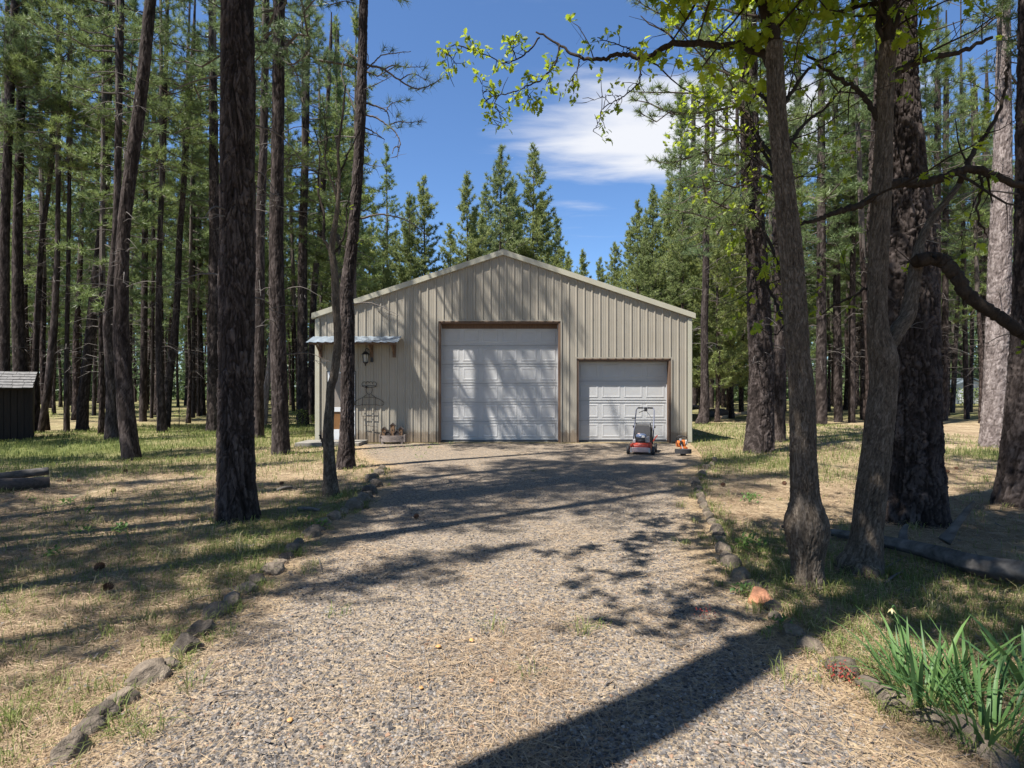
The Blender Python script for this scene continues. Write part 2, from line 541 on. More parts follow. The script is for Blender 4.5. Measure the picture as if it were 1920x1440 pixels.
def mat_drive():
    m, nt, b, o = newmat('gravel')
    e = attr(nt, 'edge')
    v = nt.nodes.new('ShaderNodeTexVoronoi'); v.inputs['Scale'].default_value = 60
    tc = nt.nodes.new('ShaderNodeTexCoord')
    nt.links.new(tc.outputs['Object'], v.inputs['Vector'])
    n1 = noise(nt, 1.1, 5, 0.6)
    n2 = noise(nt, 22, 5, 0.75)
    n3 = noise(nt, 130, 3, 0.8)
    sp = nt.nodes.new('ShaderNodeSeparateColor'); nt.links.new(v.outputs['Color'], sp.inputs[0])
    c = ramp(nt, sp.outputs[0], [(0.0, (0.052, 0.047, 0.044)), (0.5, (0.125, 0.114, 0.104)), (0.9, (0.25, 0.225, 0.20))])
    c = mixc(nt, 0.6, c, ramp(nt, n3, [(0.3, (0.5, 0.48, 0.48)), (0.7, (1.4, 1.35, 1.35))]), 'MULTIPLY')
    nd = ramp(nt, n2, [(0.3, (0.17, 0.12, 0.075)), (0.7, (0.46, 0.35, 0.22))])
    c = mixc(nt, ramp(nt, n2, [(0.40, (0.12, 0.12, 0.12)), (0.66, (0.75, 0.75, 0.75))]), c, nd)
    # needles and soil take over towards the edges
    ma = nt.nodes.new('ShaderNodeMath'); ma.operation = 'MULTIPLY_ADD'
    nt.links.new(n1, ma.inputs[0]); ma.inputs[1].default_value = 0.7; nt.links.new(e, ma.inputs[2])
    edgec = ramp(nt, n2, [(0.3, (0.15, 0.098, 0.056)), (0.7, (0.46, 0.35, 0.21))])
    c = mixc(nt, ramp(nt, ma.outputs[0], [(0.55, (1, 1, 1)), (0.95, (0, 0, 0))]), c, edgec)
    nt.links.new(c, b.inputs['Base Color'])
    b.inputs['Roughness'].default_value = 0.95
    b.inputs['Specular IOR Level'].default_value = 0.2
    bump(nt, b, v.outputs['Distance'], 0.9, 0.012)
    return m

def build_drive():
    ys = np.arange(-12, 16.35, 0.12)
    nu = 40
    V = []; A = []
    for k, y in enumerate(ys):
        l = drive_left(y) + 0.35 * (fbm(y * 1.2, 3.3, 5, 3) - 0.5) - 0.05
        r = drive_right(y) + 0.35 * (fbm(y * 1.2, 9.3, 6, 3) - 0.5)
        t = np.linspace(0, 1, nu)
        x = l + (r - l) * t
        z = hgt(x, np.full(nu, y)) + 0.008
        V.append(np.stack([x, np.full(nu, y), z], 1))
        A.append(np.clip(np.minimum(x - l, r - x) / 0.9, 0, 1))
    V = np.concatenate(V); A = np.concatenate(A)
    i = np.arange(len(ys) - 1)[:, None]; j = np.arange(nu - 1)[None, :]
    Q = np.stack([i * nu + j, i * nu + j + 1, (i + 1) * nu + j + 1, (i + 1) * nu + j], -1).reshape(-1, 4)
    mb = MB(); mb.add(V, None, Q, 0, A)
    tag(mb.obj('driveway', mat_drive(), smooth=True, attr='edge'), kind='structure')
build_drive()

# ------------------------------------------------------------------ the metal garage
WY = 16.62                                  # front wall plane
BX0, BX1, RIDX = -5.73, 5.24, -0.26         # corners and ridge
EAVE, RIDZ = 3.74, 5.58
DEPTH = 12.0
def roof_z(x):
    x = np.asarray(x, float)
    return np.where(x < RIDX, EAVE + (RIDZ - EAVE) * (x - BX0) / (RIDX - BX0), EAVE + (RIDZ - EAVE) * (BX1 - x) / (BX1 - RIDX))
OPEN = [(-2.15, 1.417, 3.55), (1.885, 4.64, 2.46), (-5.46, -4.50, 2.14)]   # big door, small door, entry

def mat_siding():
    m, nt, b, o = newmat('tan_metal_siding')
    f = noise(nt, 1.5, 5, 0.6)
    c = ramp(nt, f, [(0.3, (0.30, 0.270, 0.220)), (0.7, (0.34, 0.307, 0.252))])
    st = noise(nt, 5, 5, 0.7, stretch=(3, 3, 0.25))
    c = mixc(nt, ramp(nt, st, [(0.55, (0, 0, 0)), (0.8, (0.35, 0.35, 0.35))]), c, (0.20, 0.165, 0.12))
    # soil splashed up from the ground
    tc = nt.nodes.new('ShaderNodeTexCoord'); sp = nt.nodes.new('ShaderNodeSeparateXYZ')
    nt.links.new(tc.outputs['Object'], sp.inputs[0])
    n2 = noise(nt, 12, 5, 0.75)
    ma = nt.nodes.new('ShaderNodeMath'); ma.operation = 'MULTIPLY_ADD'
    nt.links.new(n2, ma.inputs[0]); ma.inputs[1].default_value = -0.55; nt.links.new(sp.outputs['Z'], ma.inputs[2])
    c = mixc(nt, ramp(nt, ma.outputs[0], [(0.0, (0.75, 0.75, 0.75)), (0.10, (0, 0, 0))]), c, (0.17, 0.125, 0.085))
    nt.links.new(c, b.inputs['Base Color'])
    b.inputs['Roughness'].default_value = 0.45
    return m
M['siding'] = mat_siding()
M['trim'] = simple('cream_metal_trim', (0.42, 0.40, 0.32), 0.42, var=0.06, scale=2)
M['roof'] = simple('grey_metal_roof', (0.30, 0.30, 0.29), 0.4, var=0.08, scale=2)
M['jamb'] = simple('brown_timber', (0.13, 0.080, 0.052), 0.75, var=0.25, scale=8, stretch=(6, 6, 0.6))
M['white_door'] = simple('white_painted_steel', (0.46, 0.457, 0.452), 0.45, var=0.06, scale=2.5)
M['white_frame'] = simple('white_aluminium', (0.62, 0.63, 0.65), 0.4, var=0.03)
M['galv'] = simple('galvanised_sheet', (0.28, 0.33, 0.38), 0.4, 0.5, var=0.25, scale=3)
M['concrete'] = simple('concrete', (0.20, 0.185, 0.16), 0.9, var=0.25, scale=7, bmp=0.3)
M['black_metal'] = simple('black_metal', (0.018, 0.018, 0.02), 0.45, var=0.2)
M['dark'] = simple('dark_interior', (0.02, 0.018, 0.017), 0.9)
M['screw'] = simple('screw_head', (0.30, 0.28, 0.25), 0.4, 0.6)
M['beige_pane'] = simple('blind_behind_pane', (0.22, 0.19, 0.165), 0.35, var=0.15, scale=2)
M['amber'] = simple('brown_slatted_lower_pane', (0.24, 0.115, 0.04), 0.5, var=0.15, scale=5)
def mat_glass():
    m, nt, b, o = newmat('lantern_glass')
    b.inputs['Base Color'].default_value = (0.55, 0.56, 0.52, 1)
    b.inputs['Roughness'].default_value = 0.15
    b.inputs['Alpha'].default_value = 0.65
    return m
M['glass'] = mat_glass()

barn = thing('metal_garage', 'tan ribbed metal garage with two white roll-up doors at the end of the gravel drive', 'garage', (0, 0, 0))

def rib_profile(x0, x1, pitch=0.2286, depth=0.022):
    """R-panel profile between x0 and x1 : list of (x, out)"""
    xs = []
    k0 = math.floor((x0 - BX0) / pitch) - 1
    pts = []
    for k in range(k0, k0 + int((x1 - x0) / pitch) + 4):
        c = BX0 + 0.07 + k * pitch
        pts += [(c - 0.030, 0), (c - 0.014, depth), (c + 0.014, depth), (c + 0.030, 0)]
        for q in (0.085, 0.145):
            pts += [(c + q - 0.012, 0), (c + q, 0.0045), (c + q + 0.012, 0)]
    out = [(x0, 0.0)] + [p for p in pts if x0 + 1e-4 < p[0] < x1 - 1e-4] + [(x1, 0.0)]
    px = np.array([p[0] for p in out]); pz = np.array([p[1] for p in out])
    full = sorted(pts)
    fx = [p[0] for p in full]; fz = [p[1] for p in full]
    pz[0] = np.interp(x0, fx, fz); pz[-1] = np.interp(x1, fx, fz)
    return px, pz

def build_siding():
    edges = list(np.linspace(BX0 + 0.0, BX1, 13))
    for pi in range(12):
        x0, x1 = edges[pi], edges[pi + 1]
        px, pz = rib_profile(x0, x1)
        cuts = [c for o in OPEN for c in o[:2] if x0 < c < x1] + ([RIDX] if x0 < RIDX < x1 else [])
        for c in cuts:
            v = np.interp(c, px, pz)
            i = np.searchsorted(px, c)
            px = np.insert(px, i, [c - 1e-4, c + 1e-4]); pz = np.insert(pz, i, [v, v])
        mb = MB()
        V = []; Q = []
        jit = ((pi * 7) % 5 - 2) * 0.0008
        for a in range(len(px) - 1):
            xa, xb = px[a], px[a + 1]
            if xb - xa < 1e-6: continue
            mid = (xa + xb) / 2
            zb = 0.02
            skip = False
            for o in OPEN:
                if o[0] < mid < o[1]: zb = o[2]
            b = len(V)
            V += [(xa, WY - pz[a] - jit, zb), (xb, WY - pz[a + 1] - jit, zb),
                  (xb, WY - pz[a + 1] - jit, float(roof_z(xb)) - 0.01), (xa, WY - pz[a] - jit, float(roof_z(xa)) - 0.01)]
            Q.append((b, b + 1, b + 2, b + 3))
        mb.add(V, None, Q)
        # thickness behind: a flat inner skin
        # screw heads on rows of the girts
        sp = mb.obj('siding_panel', M['siding'], barn)
        sc = MB()
        for z in (0.25, 1.15, 2.1, 2.75, 3.6, 4.5):
            for x in np.arange(x0 + 0.11, x1, 0.2286):
                if any(o[0] - .03 < x < o[1] + .03 and z < o[2] + .03 for o in OPEN): continue
                if z > float(roof_z(x)) - 0.12: continue
                sc.box((x, WY - 0.006, z), (0.012, 0.008, 0.012))
        tag(sc.obj('screw_heads', M['screw'], sp), kind='stuff')

def build_shell():
    # side and rear walls, roof sheets
    for nm, x in (('side_wall', BX0), ('side_wall', BX1)):
        mb = MB()
        ys = np.arange(WY + 0.02, WY + DEPTH, 0.2286 / 2)
        for a in range(len(ys) - 1):
            o1 = 0.02 if a % 2 == 0 else 0
            sgn = -1 if x < 0 else 1
            mb.box((x + sgn * o1 / 2, (ys[a] + ys[a + 1]) / 2, EAVE / 2), (0.012 + o1, 0.03 if o1 else 0.114, EAVE - 0.02))
        mb.obj(nm, M['siding'], barn)
    mb = MB(); mb.prism([(BX0, 0.02), (BX1, 0.02), (BX1, EAVE - .03), (RIDX, RIDZ - .03), (BX0, EAVE - .03)], WY + DEPTH - 0.03, WY + DEPTH)
    mb.obj('rear_wall', M['siding'], barn)
    # dark lining just behind the openings so the doors have a room behind them
    for side in (-1, 1):
        xe = BX0 - 0.10 if side < 0 else BX1 + 0.10
        ze = EAVE - 0.02
        L = math.hypot(xe - RIDX, RIDZ - ze)
        n = 24
        for k in range(4):
            mb = MB()
            y0, y1 = WY - 0.06 + k * (DEPTH + .1) / 4, WY - 0.06 + (k + 1) * (DEPTH + .1) / 4 - 0.006
            for t in np.arange(0, y1 - y0, 0.3):
                pass
            mb.prism([(RIDX, RIDZ + 0.02), (xe, ze + 0.02), (xe, ze - 0.0), (RIDX, RIDZ - 0.0)], y0, y1)
            for t in np.arange(y0 + 0.08, y1 - .05, 0.2286):
                mb.prism([(RIDX, RIDZ + 0.045), (xe, ze + 0.045), (xe, ze + 0.021), (RIDX, RIDZ + 0.021)], t, t + 0.04)
            mb.obj('roof_sheet', M['roof'], barn)
        # rake trim along the gable
        mb = MB()
        dx, dz = (xe - RIDX), (ze - RIDZ)
        w = 0.155
        mb.prism([(RIDX, RIDZ + 0.055), (xe, ze + 0.055), (xe, ze + 0.055 - w), (RIDX, RIDZ + 0.055 - w)], WY - 0.085, WY - 0.061)
        mb.obj('rake_trim', M['trim'], barn)
        mb = MB()
        mb.prism([(RIDX, RIDZ - 0.101), (xe, ze - 0.101), (xe, ze - 0.108), (RIDX, RIDZ - 0.108)], WY - 0.060, WY + 0.02)
        mb.obj('rake_soffit', M['trim'], barn)
        # corner trim: an angle standing proud of the ribs
        cx = BX0 if side < 0 else BX1
        mb = MB()
        mb.box((cx - side * 0.055, WY - 0.034, (EAVE - 0.12) / 2 + .01), (0.125, 0.012, EAVE - 0.13), bevel=0.003)
        mb.box((cx + side * 0.012, WY + 0.045, (EAVE - 0.12) / 2 + .01), (0.012, 0.14, EAVE - 0.13))
        mb.obj('corner_trim', M['trim'], barn)
    mb = MB(); mb.prism([(RIDX - .16, RIDZ + .012), (RIDX, RIDZ + .068), (RIDX + .16, RIDZ + .012), (RIDX + .16, RIDZ + .004), (RIDX, RIDZ + .056), (RIDX - .16, RIDZ + .004)], WY - 0.09, WY + DEPTH)
    mb.obj('ridge_cap', M['roof'], barn)
    # base strip and slab
    mb = MB()
    mb.box(((BX0 + BX1) / 2, WY + DEPTH / 2 + .12, 0.005), (BX1 - BX0 - .1, DEPTH - .2, 0.06))
    mb.obj('floor_slab', M['concrete'], barn)

def section_mesh(w, h, ncol, hinge=True):
    """one roll-up door section: a slab with raised-and-recessed panels, front at y=0"""
    mb = MB()
    mb.box((0, 0.022, 0), (w, 0.03, h - 0.006), bevel=0.004)
    pw = w / ncol
    V = []; Q = []
    for c in range(ncol):
        cx = -w / 2 + pw * (c + 0.5)
        hw, hh = pw / 2 - 0.055, h / 2 - 0.095
        rings = [(hw, hh, 0.0065), (hw - 0.014, hh - 0.014, 0.0005), (hw - 0.030, hh - 0.030, 0.0005), (hw - 0.060, hh - 0.060, 0.0055), ]
        b = len(V)
        for (a, q, y) in rings:
            V += [(cx - a, 0.007 - (0.0065 - y) - 0.001, -q), (cx + a, 0.007 - (0.0065 - y) - .001, -q), (cx + a, 0.007 - (0.0065 - y) - .001, q), (cx - a, 0.007 - (0.0065 - y) - .001, q)]
        for r in range(len(rings) - 1):
            for k in range(4):
                Q.append((b + r * 4 + k, b + r * 4 + (k + 1) % 4, b + (r + 1) * 4 + (k + 1) % 4, b + (r + 1) * 4 + k))
        e = b + (len(rings) - 1) * 4
        Q.append((e, e + 1, e + 2, e + 3))
    mb.add(V, None, Q)
    # ribs along top and bottom of the section
    for z in (h / 2 - 0.035, -h / 2 + 0.035, h / 2 - 0.058):
        mb.box((0, 0.004, z), (w, 0.010, 0.010))
    return mb.mesh('door_section', M['white_door'])

def roll_door(o, nsec, ncol, zb, h, rec):
    x0, x1, zt = o
    door = MB()
    w = x1 - x0 - 0.14
    cx = (x0 + x1) / 2
    # frame: jambs and head are the door's own brown timber
    fr = MB()
    fr.box((x0 + 0.03, WY + rec / 2 + .01, zt / 2), (0.06, rec + 0.04, zt), bevel=.004)
    d = fr.obj('roll_up_door', M['jamb'], barn)
    d['label'] = 'white roll-up door in a brown timber frame, %s' % ('the tall one' if nsec > 4 else 'the low one')
    f2 = MB(); f2.box((x1 - 0.03, WY + rec / 2 + .01, zt / 2), (0.06, rec + 0.04, zt), bevel=.004); f2.obj('door_jamb', M['jamb'], d)
    f3 = MB(); f3.box((cx, WY + rec / 2 + .012, zt - 0.035), (x1 - x0 - .125, rec + .03, 0.07), bevel=.004); f3.obj('door_head', M['jamb'], d)
    me = section_mesh(w, h, ncol)
    for k in range(nsec):
        s = put('door_section', me, d, (cx, WY + rec, zb + h * (k + 0.5)))
    for sx in (x0 + 0.066, x1 - 0.066):
        tr = MB(); tr.box((sx, WY + rec - 0.012, zt / 2), (0.012, 0.02, zt - .1)); tr.obj('weather_strip', M['white_frame'], d)
    bs = MB(); bs.box((cx, WY + rec + 0.012, zb - 0.012), (w, 0.045, 0.03), bevel=.006); bs.obj('bottom_seal', M['black_metal'], d)
    # metal edge trim round the opening, flush with the ribs
    for sx, sg in ((x0, -1), (x1, 1)):
        et = MB(); et.box((sx + sg * 0.018, WY - 0.028, zt / 2 + .02), (0.036, 0.010, zt + .036)); et.obj('opening_trim', M['siding'], d)
    eh = MB(); eh.box((cx, WY - 0.0275, zt + 0.019), (x1 - x0, 0.009, 0.034)); eh.obj('head_trim', M['siding'], d)
    if nsec > 4:
        hb = MB(); hb.box((cx, WY + rec + .005, zt - 0.13), (w + .02, 0.03, 0.13), bevel=.004); hb.obj('header_board', M['jamb'], d)

def build_entry():
    x0, x1, zt = OPEN[2]
    cx = (x0 + x1) / 2
    fr = MB()
    for sx in (x0 + 0.02, x1 - 0.02):
        fr.box((sx, WY + 0.02, zt / 2 + .03), (0.05, 0.09, zt - .06))
    fr.box((cx, WY + 0.02, zt - 0.02), (x1 - x0 - .09, 0.088, 0.05))
    d = fr.obj('entry_door', M['siding'], barn)
    d['label'] = 'narrow white storm door behind the two left trunks'
    f = MB()
    w = 0.80; zb = 0.09; ztop = zt - 0.06
    for sx in (-1, 1):
        f.box((cx + sx * (w / 2 - 0.035), WY + 0.0, (zb + ztop) / 2), (0.07, 0.035, ztop - zb), bevel=.005)
    for z, hh in ((ztop - 0.03, 0.06), (0.97, 0.13), (zb + 0.15, 0.30)):
        f.box((cx, WY + 0.001, z), (w - 0.142, 0.033, hh), bevel=.004)
    f.obj('door_frame', M['white_frame'], d)
    p = MB(); p.box((cx, WY + 0.012, (1.035 + ztop - .06) / 2), (w - .14, 0.006, ztop - .06 - 1.035)); p.obj('upper_pane', M['beige_pane'], d)
    lp = MB()
    for z in np.arange(zb + 0.31, 0.90, 0.028):
        lp.box((cx, WY + 0.012, z + .012), (w - .14, 0.008, 0.022))
    lp.box((cx, WY + 0.020, (zb + .3 + .905) / 2), (w - .14, 0.005, 0.905 - zb - .3))
    lp.obj('lower_pane', M['amber'], d)
    h = MB(); h.cyl((cx + w / 2 - 0.04, WY - 0.03, 1.0), (cx + w / 2 - 0.04, WY - 0.03, 1.12), 0.009); h.box((cx + w / 2 - 0.04, WY - 0.012, 1.06), (.02, .03, .04)); h.obj('door_handle', M['black_metal'], d)

def build_awning():
    x0, x1 = -5.80, -3.22
    zr, zf, p = 3.10, 2.885, 0.62
    n = 12
    mb = MB()
    xs = []
    prof = []
    x = x0
    while x < x1 - 1e-6:
        prof += [(x, 0), (x + 0.075, 0), (x + 0.09, 0.018), (x + 0.115, 0.018)]
        x += 0.13 * 1.7
    prof.append((x1, 0))
    prof = [q for q in prof if q[0] <= x1]
    V = []; Q = []
    for (x, u) in prof:
        V += [(x, WY - 0.03, zr + u), (x, WY - p, zf + u), (x, WY - 0.03, zr + u - 0.006), (x, WY - p, zf + u - 0.006)]
    for k in range(len(prof) - 1):
        a, b = 4 * k, 4 * k + 4
        Q += [(a, b, b + 1, a + 1), (a + 2, a + 3, b + 3, b + 2), (a + 1, b + 1, b + 3, a + 3)]
    mb.add(V, None, Q)
    aw = mb.obj('awning', M['galv'], barn)
    for bx in (-5.58, -4.085, -3.43):
        b = MB()
        b.box((bx, WY - 0.055, 2.72), (0.09, 0.06, 0.46), bevel=.004)
        b.prism([(WY - 0.085, 3.05), (WY - 0.57, 2.885), (WY - 0.57, 2.80), (WY - 0.085, 2.95)], bx - 0.02, bx + 0.02, axis='x')
        b.prism([(WY - 0.085, 2.60), (WY - 0.45, 2.835), (WY - 0.40, 2.845), (WY - 0.085, 2.68)], bx - 0.018, bx + 0.018, axis='x')
        b.obj('bracket', M['jamb'], aw)
    b = MB(); b.box(((x0 + x1) / 2, WY - 0.56, 2.86), (x1 - x0 - .12, 0.04, 0.055)); b.obj('purlin', M['jamb'], aw)

build_siding(); build_shell()
roll_door(OPEN[0], 6, 6, 0.05, 0.562, 0.23)
roll_door(OPEN[1], 4, 4, 0.05, 0.585, 0.23)
build_entry(); build_awning()
bk = MB(); bk.box((-0.37, WY + 0.42, 1.8), (3.7, 0.03, 3.55)); bk.box((3.26, WY + 0.42, 1.24), (2.9, 0.03, 2.42)); bk.box((-4.98, WY + 0.30, 1.1), (1.1, 0.03, 2.1))
bk.obj('inner_partition', M['dark'], barn)

step = MB(); step.box((-5.05, WY - 0.62, 0.045), (1.75, 1.0, 0.11), bevel=0.012)
tag(step.obj('doorstep', M['concrete']), 'low concrete slab in front of the narrow white door', 'step')

# ------------------------------------------------------------------ things by the garage wall
def build_lantern():
    X, Z = -4.24, 2.52
    t = thing('wall_lantern', 'black coach lantern hanging on the wall under the awning', 'lantern', (X, WY, Z))
    a = MB(); a.box((0.16, -0.045, -0.02), (0.085, 0.035, 0.30), bevel=.01); a.obj('back_plate', M['black_metal'], t)
    a = MB(); a.tube(spline([(0.16, -0.06, 0.06), (0.12, -0.12, 0.17), (0.03, -0.16, 0.22), (0, -0.16, 0.19)], 14), 0.012, 8); a.obj('arm', M['black_metal'], t)
    a = MB(); a.lathe([(0.0, 0.19), (0.014, 0.18), (0.012, 0.15), (0.05, 0.13), (0.115, 0.055), (0.12, 0.045), (0.0, 0.05)], (0, -0.16, 0), 6); a.obj('cap', M['black_metal'], t)
    a = MB(); a.lathe([(0.085, 0.045), (0.058, -0.17), (0.0, -0.17)], (0, -0.16, 0), 6); a.obj('glass', M['glass'], t)
    a = MB()
    for k in range(6):
        th = 2 * PI * k / 6
        a.tube([(0.09 * math.cos(th), -0.16 + 0.09 * math.sin(th), 0.05), (0.061 * math.cos(th), -0.16 + 0.061 * math.sin(th), -0.17)], 0.008, 5)
    a.lathe([(0.07, -0.165), (0.075, -0.185), (0.03, -0.22), (0.018, -0.25), (0.022, -0.27), (0.0, -0.29)], (0, -0.16, 0), 8)
    a.obj('cage', M['black_metal'], t)
build_lantern()

M['wire'] = simple('rusty_wire', (0.045, 0.032, 0.026), 0.8, var=0.3, scale=15)
def build_wire_figure():
    X, Y = -4.165, WY - 0.075
    t = thing('wire_figure', 'rusty wire trellis shaped as a figure in a hat against the garage wall', 'garden ornament', (X, Y, 0))
    t.rotation_euler = (R(-1.6), 0, 0)
    r = 0.007
    def wire(name, paths, rad=r):
        a = MB()
        for p in paths:
            a.tube(p, rad, 5)
        a.obj(name, M['wire'], t)
    def arc(cx, cz, rx, rz, a0, a1, n=16):
        return [(cx + rx * math.cos(R(a)), 0, cz + rz * math.sin(R(a))) for a in np.linspace(a0, a1, n)]
    wire('hat', [arc(0, 1.66, 0.21, 0.045, 180, 360), arc(-0.14, 1.715, 0.075, 0.065, 60, 250), arc(0.14, 1.715, 0.075, 0.065, -70, 120),
                 arc(-0.045, 1.73, 0.05, 0.055, 20, 200, 10), arc(0.045, 1.73, 0.05, 0.055, -20, 160, 10), [(-0.2, 0, 1.665), (0.2, 0, 1.665)]])
    b = MB(); b.lathe([(0, .035), (.03, .02), (.035, 0), (.02, -.03), (0, -.035)], (-0.085, -0.01, 1.625), 8); b.obj('hat_ornament', M['wire'], t)
    wire('head', [arc(0, 1.545, 0.09, 0.13, 150, 390, 18)])
    wire('torso', [[(-0.19, 0, 1.32), (-0.2, 0, 1.1), (-0.225, 0, 0.80)], [(0.19, 0, 1.32), (0.19, 0, 1.1), (0.2, 0, 0.80)],
                   spline([(-0.06, 0, 1.41), (-0.15, 0, 1.35), (-0.19, 0, 1.32)], 8), spline([(0.06, 0, 1.41), (0.15, 0, 1.35), (0.19, 0, 1.32)], 8),
                   [(-0.19, 0, 1.33), (0.19, 0, 1.33)], [(-0.2, 0, 1.11), (0.19, 0, 1.11)], [(-0.21, 0, 0.94), (0.2, 0, 0.93)], [(-0.225, 0, 0.78), (0.2, 0, 0.77)], [(0, 0, 1.42), (0.0, 0, 0.5)]])
    for s in (-1, 1):
        wire('arm', [spline([(s * 0.19, 0, 1.32), (s * 0.32, 0, 1.26), (s * 0.43, 0, 1.17), (s * 0.36, 0, 1.08), (s * 0.19, 0, 1.12)], 16)])
    wire('leg', [[(-0.16, 0, 0.79), (-0.14, 0, 0.0)], [(-0.14, 0, 0.52), (0.02, 0, 0.50)]])
    wire('leg', [[(0.15, 0, 0.78), (0.14, 0, 0.0)], [(0.0, 0, 0.50), (0.25, 0, 0.46)]])
build_wire_figure()

M['weathered'] = simple('weathered_wood', (0.20, 0.165, 0.145), 0.9, var=0.35, scale=9, bmp=0.4, stretch=(0.7, 6, 6))
M['house_brown'] = simple('birdhouse_brown_wood', (0.15, 0.085, 0.045), 0.85, var=0.3, scale=10, stretch=(6, 6, 1))
M['house_dark'] = simple('birdhouse_roof_wood', (0.06, 0.045, 0.04), 0.9, var=0.3, scale=10)
def build_planter():
    X, Y = -3.40, WY - 0.40
    t = thing('planter', 'curved weathered wooden trough on short feet by the garage wall', 'planter', (X, Y, 0))
    n = 10
    half = []
    for k in range(n + 1):
        x = -0.33 + 0.66 * k / n
        half.append((x, -0.10 - 0.09 * math.cos(x / 0.33 * PI / 2)))
    for k, (z, hh) in enumerate(((0.115, 0.085), (0.205, 0.085))):
        a = MB()
        poly = half + [(x, y + 0.035) for x, y in half[::-1]]
        a.prism(poly, z - hh / 2, z + hh / 2, axis='z')
        a.obj('front_board', M['weathered'], t)
    a = MB(); a.box((0, 0.14, 0.16), (0.66, 0.03, 0.175)); a.obj('back_board', M['weathered'], t)
    for s in (-1, 1):
        a = MB(); a.box((s * 0.35, 0.02, 0.165), (0.035, 0.27, 0.21), bevel=.006); a.obj('end_board', M['weathered'], t)
        a = MB(); a.box((s * 0.27, -0.02, 0.03), (0.07, 0.2, 0.075), bevel=.008); a.obj('foot', M['weathered'], t)
    a = MB(); a.box((0, 0.0, 0.205), (0.64, 0.24, 0.03)); a.obj('soil', M['dark'], t)
    specs = [(-0.245, 0.47, 0.11, 'house_brown', 'short brown wooden birdhouse at the left end of the trough'),
             (-0.135, 0.385, 0.13, 'house_dark', 'low dark birdhouse left of the tallest one in the trough'),
             (0.0, 0.585, 0.11, 'house_brown', 'tallest brown birdhouse standing in the middle of the trough'),
             (0.125, 0.39, 0.14, 'house_dark', 'low dark birdhouse right of the tallest one in the trough'),
             (0.235, 0.475, 0.09, 'house_brown', 'slim brown birdhouse at the right end of the trough')]
    for (dx, top, w, mt, lab) in specs:
        b = thing('birdhouse', lab, 'birdhouse', (X + dx, Y + 0.0, 0.22), 0, 'birdhouses in the wooden trough')
        hh = top - 0.22
        a = MB(); a.prism([(-w / 2, 0), (w / 2, 0), (w / 2, hh - w * .55), (0, hh - .02), (-w / 2, hh - w * .55)], -0.05, 0.05); a.obj('body', M[mt], b)
        for s in (-1, 1):
            a = MB(); a.prism([(0, hh), (s * (w / 2 + .025), hh - w * .55 - 0.02), (s * (w / 2 + .03), hh - w * .55 - .002), (0, hh + 0.022)], -0.068, 0.068); a.obj('roof', M['house_dark'], b)
        a = MB(); a.lathe([(0.0, 0), (0.018, 0.0), (0.018, 0.006)], (0, -0.055, hh * .5), 12, axis='y'); a.obj('entrance_hole', M['dark'], b)
build_planter()

# ------------------------------------------------------------------ lawn mower and trimmer
M['red_paint'] = simple('red_painted_steel', (0.38, 0.036, 0.014), 0.45, var=0.15, scale=8)
M['silver'] = simple('cast_aluminium', (0.42, 0.40, 0.40), 0.45, 0.5, var=0.2, scale=10)
M['faded'] = simple('faded_bumper_paint', (0.50, 0.36, 0.33), 0.55, var=0.2, scale=12)
M['tyre'] = simple('black_rubber', (0.025, 0.025, 0.026), 0.8, var=0.3, scale=20)
M['rim'] = simple('grey_plastic_rim', (0.30, 0.30, 0.31), 0.5, var=0.15)
M['bag'] = simple('black_bag_fabric', (0.022, 0.022, 0.025), 0.85, var=0.3, scale=30)
M['blue_grey'] = simple('blue_grey_cover', (0.10, 0.13, 0.21), 0.3, var=0.15)
M['steel_blue'] = simple('dark_blue_steel_tube', (0.035, 0.042, 0.075), 0.35, 0.3, var=0.1)
M['orange'] = simple('orange_plastic', (0.50, 0.13, 0.02), 0.45, var=0.08)
M['white_pl'] = simple('white_plastic', (0.66, 0.64, 0.58), 0.4, var=0.06)

